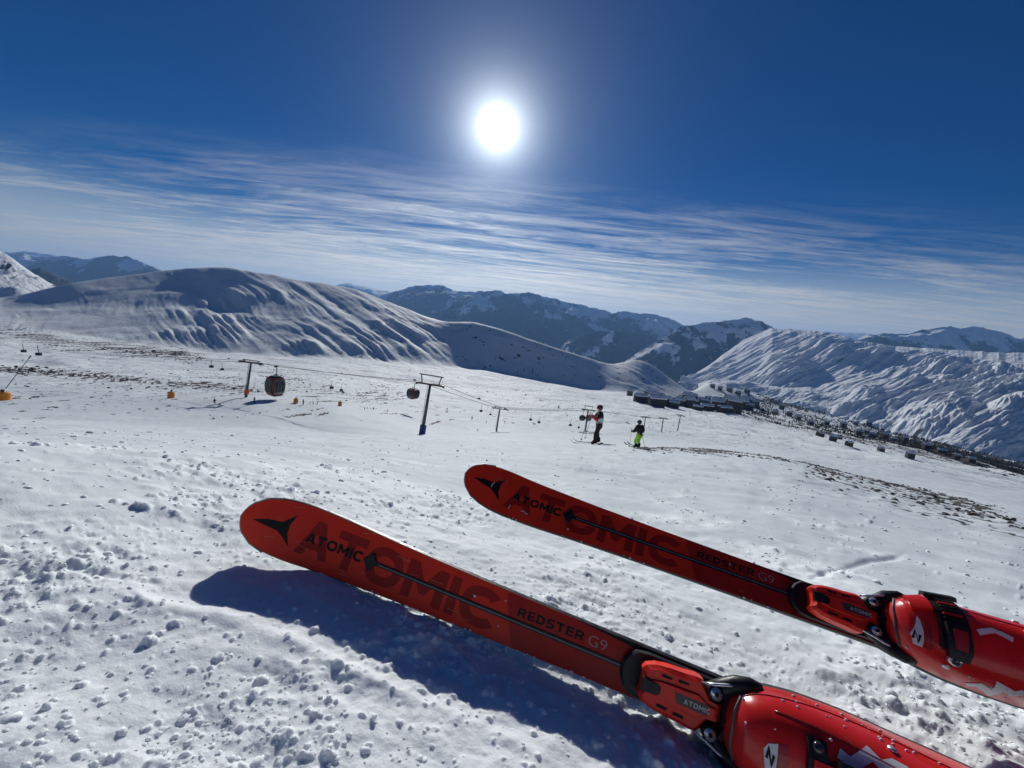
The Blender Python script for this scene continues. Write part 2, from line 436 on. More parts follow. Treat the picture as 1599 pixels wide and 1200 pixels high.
H -= groove([(640, 632), (740, 642), (840, 641)], 1.3, .3, 409, 60, 400)
PG = np.stack([GX_, GY_, H], -1)

# ------------------------------------------------------------------ bare ground showing through the snow
px, py, _z = proj(np.stack([GX_, GY_, H], -1))
vis = front[None] & (_z > .1)
def band(x0, x1, line, half, soft=.5):
    yl = np.interp(px, [q[0] for q in line], [q[1] for q in line])
    return np.clip(1 - np.abs(py - yl) / half, 0, 1) ** soft * sstep(x0 - 20, x0 + 20, px) * (1 - sstep(x1 - 30, x1 + 30, px)) * vis
spk = lambda wl, seed, asp=1.3: fbm(GX_ / (wl * asp * .55), GY_ / (wl * 9.), seed, 4, .62)
D = np.zeros_like(H)
Rm = Rg
D = np.maximum(D, sstep(.02, .30, spk(6, 101) + .34 * (band(-60, 330, [(0, 520), (100, 533), (200, 545), (330, 560)], 24, .7) - .72) * 2) * (band(-60, 330, [(0, 520), (330, 560)], 34) > 0))
D = np.maximum(D, sstep(.02, .22, spk(3, 102) + .5 * (band(-60, 420, [(0, 577), (60, 580), (150, 588), (230, 597), (330, 604), (420, 612)], 9, .6) - .62)) * (Rm > 60) * (Rm < 420))
D = np.maximum(D, sstep(.25, .40, spk(2.2, 103)) * (Rm > 55) * (Rm < 420) * (1 - sstep(560, 700, px)) * vis * (py > 540))
D = np.maximum(D, .9 * sstep(.12, .32, spk(4, 104) + .4 * (band(400, 640, [(400, 585), (500, 610), (640, 622)], 26, .7) - .75)) * (Rm > 60) * (Rm < 420))
D = np.maximum(D, sstep(.32, .44, spk(3.5, 105)) * (Rm > 70) * (Rm < 900) * (px > 560) * (px < 1240) * vis * .9)
D = np.maximum(D, sstep(.05, .2, spk(.35, 106, 1.6) + .55 * (band(985, 1560, [(990, 697), (1100, 702), (1180, 708), (1250, 719), (1330, 738), (1400, 757), (1500, 784), (1560, 800)], 11, .6) - .55)) * (Rm > 9) * (Rm < 27))
D = np.maximum(D, .8 * sstep(.25, .42, spk(.22, 107, 1.6) + .25 * band(1250, 1599, [(1250, 730), (1400, 768), (1599, 830)], 30, .6)) * (Rm > 6) * (Rm < 24) * (px > 1240) * vis)
D = np.maximum(D, sstep(-.02, .16, spk(11, 108, 1.8) - .06 + .32 * sstep(1280, 1480, px)) * rightw * (py < 745) * (py > 610))
D = np.maximum(D, sstep(.05, .22, spk(12, 109, 1.8) + .02) * sstep(1200, 1300, px) * sstep(380, 700, Rm) * (Rm < 1500) * vis)
forest_r = band(1195, 1490, [(1195, 622), (1230, 628), (1300, 643), (1400, 673), (1450, 683), (1490, 694)], 9, .4)
D = np.maximum(D, forest_r * sstep(1300, 1700, Rm) * .95)
D = np.maximum(D, sstep(.20, .36, fbm(GX_ / 22, GY_ / 14, 110, 4, .6)) * hillw * navy * sstep(620, 720, px) * .8)
D = np.maximum(D, sstep(.28, .40, spk(7, 111)) * sstep(.9, 1.0, Rg / R7) * (1 - sstep(1.0, 1.2, Rg / R7)) * vis * .7)
D = np.clip(D, 0, 1)
me = grid_mesh('snow_ground', PG, True, True)
# close the small hole under the camera
bmx = bmesh.new(); bmx.from_mesh(me); bmx.verts.ensure_lookup_table()
bmx.faces.new([bmx.verts[i] for i in range(NA)][::-1]); bmx.to_mesh(me); bmx.free()
ra = me.attributes.new('relief', 'FLOAT', 'POINT'); ra.data.foreach_set('value', np.clip(.38 * hillw * (1 - .6 * navy) + .50 * sstep(55, 140, Rg) * (1 - hillw) + .4 * rightw, 0, 1).reshape(-1).astype(np.float32))
pa = me.attributes.new('sun_dim', 'FLOAT', 'POINT'); pa.data.foreach_set('value', np.clip(sstep(.9, 2.6, Rg * (1.25 - .7 * clump)) * (1 - .75 * sstep(120, 320, Rg)), 0, 1).reshape(-1).astype(np.float32))  # mask for darker snow at middle distances, offsetting strong sun on the steeper slope
ca = me.attributes.new('bare', 'FLOAT', 'POINT'); ca.data.foreach_set('value', D.reshape(-1).astype(np.float32))

def snow_mat(name, near=False):
    mt = bpy.data.materials.new(name); mt.use_nodes = True; b = NB(mt.node_tree); bs = mt.node_tree.nodes['Principled BSDF']
    t = b.n('ShaderNodeTexCoord').outputs['Object']
    n_ = b.noise(t, .9, 5, .6); n2_ = b.noise(t, 300., 3, .6)
    snow = b.mix(n_, (.835, .88, .90), (.885, .915, .925))
    if near:
        at = b.n('ShaderNodeAttribute', attribute_name='bare').outputs['Fac']
        dn_ = b.noise(t, .8, 5, .7)
        dim_w = b.n('ShaderNodeAttribute', attribute_name='sun_dim').outputs['Fac']
        snow = b.mix(b.math('MULTIPLY', dim_w, b.mr(b.noise(t, 1.4, 5, .6), .25, .60, .7, 1.0)), snow, (.655, .705, .735))  # toned-down sunlight painted into the snow colour, broken up by noise
        bs.inputs['Subsurface Weight'].default_value = .55; bs.inputs['Subsurface Radius'].default_value = (1, .95, .9); bs.inputs['Subsurface Scale'].default_value = .010; bs.subsurface_method = 'BURLEY'
        dirt = b.mix(b.mr(dn_, .35, .65), (.045, .043, .046), (.13, .115, .105))
        brk = b.math('ADD', at, b.math('MULTIPLY', b.math('SUBTRACT', b.noise(t, 2.3, 5, .7), .5), .5))
        col = b.mix(b.mr(brk, .25, .80), snow, dirt)
        b.l(col, bs.inputs['Base Color'])
        bp = b.n('ShaderNodeBump'); bp.inputs['Strength'].default_value = .5; bp.inputs['Distance'].default_value = .002
        b.l(n2_, bp.inputs['Height'])
        rl = b.n('ShaderNodeAttribute', attribute_name='relief').outputs['Fac']
        rh = b.math('MULTIPLY', rl, b.math('ADD', b.noise(b.mapping(t, (1, .45, 1), (0, 0, .75)), .055, 6, .62), b.math('MULTIPLY', b.noise(t, .30, 4, .6), .22)))
        b2 = b.n('ShaderNodeBump'); b2.inputs['Strength'].default_value = 1; b2.inputs['Distance'].default_value = 7.0
        b.l(rh, b2.inputs['Height']); b.l(bp.outputs[0], b2.inputs['Normal']); b.l(b2.outputs[0], bs.inputs['Normal'])
    else: b.l(snow, bs.inputs['Base Color'])
    bs.inputs['Roughness'].default_value = .72; bs.inputs['Specular IOR Level'].default_value = .05
    return mt
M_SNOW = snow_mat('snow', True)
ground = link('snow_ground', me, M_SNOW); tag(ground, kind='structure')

_ELT = H / RR[:, None]
def ground_z(x, y):
    a = math.atan2(x, y); r = math.hypot(x, y)
    j = np.interp(a, AZ[:NA_F], np.arange(NA_F)); i = np.interp(r, RR, np.arange(NR))
    i0 = min(int(i), NR - 2); j0 = min(int(j), NA_F - 2); fi = i - i0; fj = j - j0
    return float((H[i0, j0] * (1 - fj) + H[i0, j0 + 1] * fj) * (1 - fi) + (H[i0 + 1, j0] * (1 - fj) + H[i0 + 1, j0 + 1] * fj) * fi)
def hit(x, y, rmin=2.0):
    "first point of the ground seen at a point of the photograph"
    d = ray(x, y); a = math.atan2(d[0], d[1]); e = d[2] / math.hypot(d[0], d[1])
    j = np.interp(a, AZ[:NA_F], np.arange(NA_F)); j0 = min(int(j), NA_F - 2); fj = j - j0
    col = _ELT[:, j0] * (1 - fj) + _ELT[:, j0 + 1] * fj
    ok = np.where((col >= e) & (RR > rmin))[0]
    if not len(ok): return None
    i = ok[0]; r = RR[i]
    if i > 0 and col[i] > col[i - 1]:
        r = RR[i - 1] + (RR[i] - RR[i - 1]) * np.clip((e - col[i - 1]) / (col[i] - col[i - 1]), 0, 1)
    return Vector((r * math.sin(a), r * math.cos(a), r * e))
def at(x, y, z): return Vector(ray(x, y) * z)

# ------------------------------------------------------------------ mountains beyond
def mountain(name, crest, base, amp, wl, ang, stretch, seed, forest=0., nu=260, nv=70, jag=2.0, profile=1.0, back=.5, rock=.0, fcol=(.03, .038, .052), smooth_top=.35, fine=.3):
    c = np.array(crest, float); b_ = np.array(base, float)
    xs = np.linspace(c[0, 0], c[-1, 0], nu)
    cy = np.interp(xs, c[:, 0], c[:, 1]); cz = np.interp(xs, c[:, 0], c[:, 2])
    jg = fbm(xs / 26, xs * 0, seed + 5, 4, .6) * jag / F * cz
    bx = np.linspace(b_[0, 0], b_[-1, 0], nu)
    by = np.interp(bx, b_[:, 0], b_[:, 1]); bz = np.interp(bx, b_[:, 0], b_[:, 2])
    C = ray(xs, cy) * cz[:, None]; B = ray(bx, by) * bz[:, None]
    tv = np.concatenate([np.linspace(0, 1, nv), 1 + np.linspace(0, back, 10)[1:]])
    P = np.zeros((len(tv), nu, 3))
    for i, tq in enumerate(tv):
        P[i] = B + (C - B) * tq
        zz = min(tq, 1) ** profile if tq <= 1 else 1 - (tq - 1) * 1.1
        P[i, :, 2] = B[:, 2] + (C[:, 2] - B[:, 2]) * zz + jg * float(sstep(.75, 1.0, tq))
    x, y = P[..., 0], P[..., 1]
    ca_, sa_ = math.cos(ang), math.sin(ang)
    u = (x * ca_ + y * sa_) / wl; v = (-x * sa_ + y * ca_) / (wl * stretch)
    wb = fbm(x / (wl * 3), y / (wl * 3), seed + 50, 2) * .5
    n_ = ridged(u + wb, v, seed, 5, .54) + fine * ridged(u * 3.7 + wb, v * 3.7 + wb, seed + 9, 4, .6)
    t_ = tv[:, None]
    n_ = n_ * (.40 + 1.15 * sstep(-.30, .40, fbm(x / (wl * 1.9), y / (wl * 1.9), seed + 33, 3)))
    wt = sstep(0, .2, t_) * (1 - (1 - smooth_top * .35) * sstep(.7, 1.0, t_))
    P[..., 2] += n_ * amp * wt + fbm(x / (wl * 5), y / (wl * 5), seed + 70, 3) * amp * 1.2 * wt
    me = grid_mesh(name, P, True)
    f_ = np.zeros(P.shape[:2])
    if forest:
        f_ = sstep(-.15, .25, .6 * fbm(x / (wl * .4), y / (wl * .4), seed + 90, 5, .65) - .45 * n_ + forest - .5 - (t_ - .5) * .5 * (1 if forest < 1 else .2))
    if rock:
        f_ = np.maximum(f_, sstep(.1, .3, fbm(u * 2.2, v * 2.2, seed + 120, 4) + rock - .3))
    at_ = me.attributes.new('bare', 'FLOAT', 'POINT'); at_.data.foreach_set('value', f_.reshape(-1).astype(np.float32))
    o = link(name, me, mtn_mat(fcol)); tag(o, kind='structure')
    return o
def mtn_mat(fcol):
    key = 'mountain_snow_%s' % (str(fcol))
    if key in MATS: return MATS[key]
    mt = bpy.data.materials.new('mountain_snow'); mt.use_nodes = True; b = NB(mt.node_tree); bs = mt.node_tree.nodes['Principled BSDF']
    t = b.n('ShaderNodeTexCoord').outputs['Object']
    at_ = b.n('ShaderNodeAttribute', attribute_name='bare').outputs['Fac']
    brk = b.math('ADD', at_, b.math('MULTIPLY', b.math('SUBTRACT', b.noise(b.mapping(t, (1, 1, 2.2)), .006, 9, .72), .5), 1.9))
    bp = b.n('ShaderNodeBump'); bp.inputs['Strength'].default_value = 1; bp.inputs['Distance'].default_value = 45.
    b.l(b.noise(t, .0095, 8, .68), bp.inputs['Height']); b.l(bp.outputs[0], bs.inputs['Normal'])
    b.l(b.mix(b.mr(brk, .32, .62), (.84, .865, .90), fcol), bs.inputs['Base Color'])
    bs.inputs['Roughness'].default_value = .8; bs.inputs['Specular IOR Level'].default_value = .1
    MATS[key] = mt
    return mt
mountain('mountain', [(1060,600,5000),(1085,585,5200),(1120,562,5400),(1160,532,5600),(1190,519,5600),(1205,514,5500),(1240,517,5300),(1290,521,5000),(1315,527,4800),(1345,536,4600),(1400,543,4500),(1460,545,4300),(1500,548,4200),(1560,551,4000),(1640,552,3900),(1740,560,3800)],
         [(1060,625,4150),(1150,655,3850),(1250,680,3230),(1350,705,2690),(1450,730,2350),(1599,770,2170),(1740,800,2100)], 92, 460, math.radians(-66), 6.5, 211, nu=640, nv=210, jag=2.2, profile=.95, rock=.02, fine=.60)
mountain('mountain', [(960,575,6700),(1000,548,6700),(1040,526,6700),(1066,509,6700),(1100,506,6700),(1140,501,6700),(1165,497,6700),(1190,503,6700),(1215,517,6700),(1250,535,6600),(1290,545,6600)],
         [(940,600,5900),(1290,600,5900)], 95, 700, math.radians(10), 2.2, 222, forest=.95, nu=260, nv=80, jag=4.0)
mountain('mountain', [(560,466,11500),(590,463,11500),(610,459,11500),(640,448,11500),(670,446,11500),(690,448,11500),(715,457,11300),(740,457,11000),(775,455,10800),(800,459,10600),(825,457,10500),(850,463,10500),(880,472,10500),(900,476,10400),(935,484,10300),(955,489,10200),(985,488,10000),(1000,492,10000),(1025,491,10000),(1060,507,10000),(1110,522,10000),(1160,530,10000)],
         [(520,560,8300),(1160,600,8300)], 230, 1000, math.radians(-10), 1.8, 233, forest=.95, nu=420, nv=120, jag=5.0, profile=1.15)
mountain('mountain', [(495,450,17000),(520,447,17000),(545,443,17000),(590,453,17000),(640,462,17000)], [(480,480,15000),(640,480,15000)], 120, 1500, .4, 1.5, 244, nu=60, nv=20)
mountain('mountain', [(-70,395,10500),(0,399,10500),(30,397,10500),(60,402,10500),(100,400,10500),(130,406,10300),(150,402,10300),(195,400,10200),(215,407,10200),(250,421,10200),(285,432,10200)], [(-70,470,9000),(285,470,9000)], 120, 1300, -.4, 1.8, 255, forest=.92, nu=160, nv=50, jag=4.0)
mountain('mountain', [(-70,392,18000),(20,395,18000),(40,392,18000),(75,397,18000),(120,405,18000)], [(-70,440,16000),(120,440,16000)], 100, 1500, .4, 1.5, 266, nu=60, nv=20)
mountain('mountain', [(-260,250,2600),(-120,322,2600),(-50,362,2600),(0,393,2600),(16,402,2600),(36,416,2600),(55,430,2600),(78,443,2600),(100,452,2600)], [(-260,480,1900),(-50,470,1950),(40,470,2000),(100,468,2100)], 30, 190, math.radians(37), 4.5, 277, nu=200, nv=90, jag=2.0, rock=.08)
mountain('mountain', [(35,428,5000),(52,421,5000),(64,419,5000),(90,430,5000),(120,443,5000)], [(20,460,4300),(120,460,4300)], 50, 400, .3, 1.6, 288, forest=1.3, nu=60, nv=24)
mountain('mountain', [(1290,545,8000),(1325,534,8000),(1350,525,8000),(1380,521,8000),(1410,523,8000),(1440,516,8000),(1485,511,8000),(1500,514,7900),(1520,511,7900),(1545,514,7900),(1575,522,7900),(1592,531,7900),(1605,527,7900),(1700,545,7900)],
         [(1290,572,7300),(1700,580,7300)], 95, 750, math.radians(40), 2.4, 299, forest=.9, nu=240, nv=60, jag=4.0)
mountain('mountain', [(1180,515,17000),(1225,516,17000),(1260,516,17000),(1300,519,17000),(1340,520,17000),(1400,525,17000)], [(1180,545,15000),(1400,545,15000)], 90, 1500, .3, 1.4, 301, nu=90, nv=24, jag=2)
mountain('mountain', [(850,560,7900),(880,536,7900),(905,524,7900),(940,517,7900),(985,521,7900),(1020,529,7800),(1050,541,7800),(1075,556,7700),(1100,575,7600)], [(840,600,6900),(1110,610,6900)], 110, 600, math.radians(-35), 2.0, 311, forest=1.1, nu=220, nv=70, jag=4)
mountain('mountain', [(650,500,9600),(690,480,9600),(735,468,9600),(770,463,9600),(800,462,9600),(840,472,9500),(880,488,9400),(920,505,9300),(960,520,9200)], [(640,560,8200),(960,585,8200)], 130, 700, math.radians(25), 2.2, 322, forest=1.0, nu=240, nv=80, jag=4)
mountain('mountain', [(1425,695,2500),(1450,688,2550),(1480,671,2650),(1505,652,2750),(1540,630,2850),(1570,612,2950),(1600,597,3050),(1660,572,3200),(1740,560,3300)], [(1400,720,2150),(1500,735,2150),(1600,752,2150),(1740,780,2150)], 38, 260, math.radians(-66), 6.0, 333, nu=260, nv=90, jag=2.5, fine=.5)
mountain('mountain', [(1090,600,4300),(1120,592,4250),(1165,596,4100),(1215,606,3900),(1265,606,3750),(1310,618,3550),(1355,634,3350),(1395,655,3100),(1430,680,2800)], [(1090,630,3600),(1200,650,3300),(1320,676,2900),(1430,712,2400)], 40, 280, math.radians(-66), 5.0, 344, nu=260, nv=80, jag=2.5, fine=.5)
# the valley floor under everything, out to the horizon
bm = bmesh.new()
vv = [bm.verts.new((x, y, -1500)) for x, y in ((-19500, -8000), (19500, -8000), (19500, 19500), (-19500, 19500))]
bm.faces.new(vv); valley = obj('valley_floor', bm, mtn_mat((.018, .026, .034))); tag(valley, kind='structure')

# air: far things fade to blue
bm = bmesh.new(); box(bm, (0, 5500, -325), (40000, 29000, 2352))
hz = bpy.data.materials.new('haze'); hz.use_nodes = True; hz.node_tree.nodes.clear(); b = NB(hz.node_tree)
pv = b.n('ShaderNodeVolumePrincipled'); pv.inputs['Color'].default_value = (.26, .52, 1.0, 1); pv.inputs['Density'].default_value = 3.6e-5; pv.inputs['Anisotropy'].default_value = .25
mo = b.n('ShaderNodeOutputMaterial'); b.l(pv.outputs[0], mo.inputs['Volume'])
haze = obj('haze', bm, hz); tag(haze, kind='stuff')

# ------------------------------------------------------------------ the pair of skis
R_TOP = pmat('ski_red', (.80, .034, .012), .42, var=.10, vscale=9, coat=.05, spec=.18)
R_DARK = pmat('ski_dark_red', (.44, .017, .009), .42, var=.12, vscale=9, coat=.05, spec=.18)
R_GHOST = pmat('ski_ghost_red', (.37, .014, .008), .42, spec=.18)
BLACK = pmat('black_plastic', (.012, .012, .013), .42, var=.3, vscale=60, spec=.35)
BLACK_S = pmat('black_print', (.008, .008, .009), .5, spec=.2)
STEEL = pmat('steel', (.70, .70, .71), .30, metal=.75, var=.12, vscale=90)
GREY_PRINT = pmat('grey_print', (.36, .30, .29), .5)
WHITE_PRINT = pmat('white_print', (.72, .73, .74), .45, var=.05, vscale=40)
RED_BIND = pmat('binding_red', (.86, .030, .012), .38, var=.08, vscale=40, coat=.08, spec=.3)
RED_BOOT = pmat('boot_red', (.68, .018, .012), .30, var=.10, vscale=14, coat=.22, spec=.35)
RED_BOOT2 = pmat('boot_dark_red', (.36, .014, .012), .34, var=.12, vscale=20, coat=.3)
RUBBER = pmat('rubber', (.018, .018, .018), .7)
SNOWBIT = pmat('caked_snow', (.86, .88, .90), .8, spec=.1, bump=.5, bscale=400)
WS = [0, .004, .012, .03, .06, .10, .2, .3, .45, .6, .95, 1.3, 1.66, 1.70, 1.71]
WW = [0, .016, .028, .042, .0515, .0545, .051, .0465, .042, .039, .034, .040, .050, .040, .028]
def hw(s): return float(np.interp(s, WS, WW))
def camb(s): return .045 * ((.2 - s) / .2) ** 2 if s < .2 else 0.
def ski_pt(s, t, h=0.):
    e = 1e-3; sl_ = (camb(s + e) - camb(s - e)) / (2 * e)
    nx, nn = -sl_, 1.0; k = math.hypot(nx, nn)
    crown = .0012 * (1 - min(1, (t / max(hw(min(max(s, .02), 1.68)), .01)) ** 2))
    return Vector((s + h * nx / k, t, camb(s) + crown + h * nn / k))
def ski_th(s): return float(np.interp(s, [0, .15, .6, .9, 1.3, 1.71], [.005, .007, .012, .015, .012, .006]))
def text_mesh(body, height, wide=1.0, bold=0.0, shear=0.0, space=1.0):
    cu_ = bpy.data.curves.new('lettering', 'FONT'); cu_.body = body; cu_.offset = bold; cu_.shear = shear; cu_.space_character = space
    cu_.resolution_u = 3; cu_.fill_mode = 'FRONT'
    o_ = bpy.data.objects.new('lettering', cu_); COL.objects.link(o_)
    dg = bpy.context.evaluated_depsgraph_get()
    me_ = bpy.data.meshes.new_from_object(o_.evaluated_get(dg))
    bpy.data.objects.remove(o_); bpy.data.curves.remove(cu_)
    bm_ = bmesh.new(); bm_.from_mesh(me_); bpy.data.meshes.remove(me_)
    ys = [v.co.y for v in bm_.verts]; xs = [v.co.x for v in bm_.verts]
    x0, y0, hh = min(xs), min(ys), max(ys) - min(ys)
    for v in bm_.verts:
        v.co.x = (v.co.x - x0) / hh * height * wide; v.co.y = (v.co.y - y0) / hh * height; v.co.z = 0
    return bm_
_arc = lambda cx, cy, rx, ry, a0, a1, n: [(cx + rx * math.copysign(abs(math.cos(a)) ** .85, math.cos(a)), cy + ry * math.copysign(abs(math.sin(a)) ** .85, math.sin(a))) for a in np.linspace(math.radians(a0), math.radians(a1), n)]
GLYPH = {  # width, closed outlines (the second one is a hole)
 'A': (1.0, [[(0, 0), (.37, 1), (.63, 1), (1, 0), (.74, 0), (.665, .2), (.335, .2), (.26, 0)], [(.405, .40), (.595, .40), (.5, .68)]]),
 'T': (.92, [[(0, 1), (0, .76), (.33, .76), (.33, 0), (.59, 0), (.59, .76), (.92, .76), (.92, 1)]]),
 'O': (1.1, [_arc(.55, .5, .55, .52, 0, 345, 24), _arc(.55, .5, .29, .28, 0, 345, 20)]),
 'M': (1.16, [[(0, 0), (0, 1), (.27, 1), (.58, .50), (.89, 1), (1.16, 1), (1.16, 0), (.90, 0), (.90, .60), (.66, .20), (.50, .20), (.26, .60), (.26, 0)]]),
 'I': (.26, [[(0, 0), (0, 1), (.26, 1), (.26, 0)]]),
 'C': (1.04, [_arc(.55, .5, .55, .52, 42, 318, 26) + _arc(.55, .5, .29, .28, 318, 42, 22)]),
 'R': (.92, [[(0, 0), (0, 1), (.58, 1), (.76, .94), (.86, .80), (.86, .58), (.76, .44), (.66, .39), (.92, 0), (.63, 0), (.42, .34), (.24, .34), (.24, 0)], [(.24, .78), (.24, .54), (.55, .54), (.61, .60), (.61, .72), (.55, .78)]]),
 'E': (.78, [[(0, 0), (0, 1), (.76, 1), (.76, .79), (.24, .79), (.24, .61), (.70, .61), (.70, .40), (.24, .40), (.24, .21), (.78, .21), (.78, 0)]]),
 'D': (.90, [[(0, 0), (0, 1), (.5, 1), (.78, .88), (.90, .66), (.90, .34), (.78, .12), (.5, 0)], [(.24, .78), (.24, .22), (.46, .22), (.61, .31), (.66, .44), (.66, .56), (.61, .69), (.46, .78)]]),
 'S': (.84, [[(.02, 0), (.62, 0), (.80, .10), (.84, .30), (.78, .50), (.62, .59), (.30, .63), (.25, .70), (.31, .79), (.80, .79), (.80, 1), (.24, 1), (.06, .90), (.01, .70), (.07, .51), (.22, .42), (.54, .38), (.59, .31), (.53, .22), (.02, .22)]])}
def word_mesh(body, height, gap=.15, shear=0.):
    cu_ = bpy.data.curves.new('lettering', 'CURVE'); cu_.dimensions = '2D'; cu_.fill_mode = 'FRONT'
    x = 0
    for ch in body:
        w_, outs = GLYPH[ch]
        for o_ in outs:
            sp_ = cu_.splines.new('POLY'); sp_.points.add(len(o_) - 1); sp_.use_cyclic_u = True
            for p, (a, b_) in zip(sp_.points, o_): p.co = (x + a + shear * b_, b_, 0, 1)
        x += w_ + gap
    o_ = bpy.data.objects.new('lettering', cu_); COL.objects.link(o_)
    dg = bpy.context.evaluated_depsgraph_get(); me_ = bpy.data.meshes.new_from_object(o_.evaluated_get(dg))
    bpy.data.objects.remove(o_); bpy.data.curves.remove(cu_)
    bm_ = bmesh.new(); bm_.from_mesh(me_); bpy.data.meshes.remove(me_)
    for v in bm_.verts: v.co = Vector((v.co.x * height, v.co.y * height, 0))
    bm_.normal_update()
    if sum(f.normal.z * f.calc_area() for f in bm_.faces) < 0: bmesh.ops.reverse_faces(bm_, faces=bm_.faces[:])
    return bm_
def fit_x(bm_, x0, x1):
    xs = [v.co.x for v in bm_.verts]; a, b_ = min(xs), max(xs)
    for v in bm_.verts: v.co.x = x0 + (v.co.x - a) / (b_ - a) * (x1 - x0)
def poly2d(pts):
    bm_ = bmesh.new(); bm_.faces.new([bm_.verts.new((x, y, 0)) for x, y in pts])
    bmesh.ops.triangulate(bm_, faces=bm_.faces[:]); return bm_
def ribbon2d(pts, wd):
    "a band of constant width along a zigzag, mitred"
    bm_ = bmesh.new(); L_, R_ = [], []
    for i, p in enumerate(pts):
        p = Vector(p); a = Vector(pts[max(i - 1, 0)]); c = Vector(pts[min(i + 1, len(pts) - 1)])
        d0 = (p - a).normalized() if i else (c - p).normalized(); d1 = (c - p).normalized() if i < len(pts) - 1 else d0
        n0 = Vector((-d0.y, d0.x)); n1 = Vector((-d1.y, d1.x)); m_ = (n0 + n1).normalized()
        k = wd / 2 / max(.45, m_.dot(n0))
        L_.append(bm_.verts.new((*(p + m_ * k), 0))); R_.append(bm_.verts.new((*(p - m_ * k), 0)))
    for i in range(len(pts) - 1): bm_.faces.new((R_[i], R_[i + 1], L_[i + 1], L_[i]))
    return bm_
def cut(bm_, step, axis=0):
    vs_ = [v.co[axis] for v in bm_.verts]; a, b_ = min(vs_), max(vs_)
    no = (1, 0, 0) if axis == 0 else (0, 1, 0)
    for x in np.arange(math.ceil(a / step) * step, b_, step):
        co = (x, 0, 0) if axis == 0 else (0, x, 0)
        bmesh.ops.bisect_plane(bm_, geom=bm_.verts[:] + bm_.edges[:] + bm_.faces[:], plane_co=co, plane_no=no, dist=1e-7)
def on_ski(bm_, h, step=.012):
    cut(bm_, step, 0); cut(bm_, .01, 1)
    for v in bm_.verts: v.co = ski_pt(v.co.x, v.co.y, h)
    return bm_

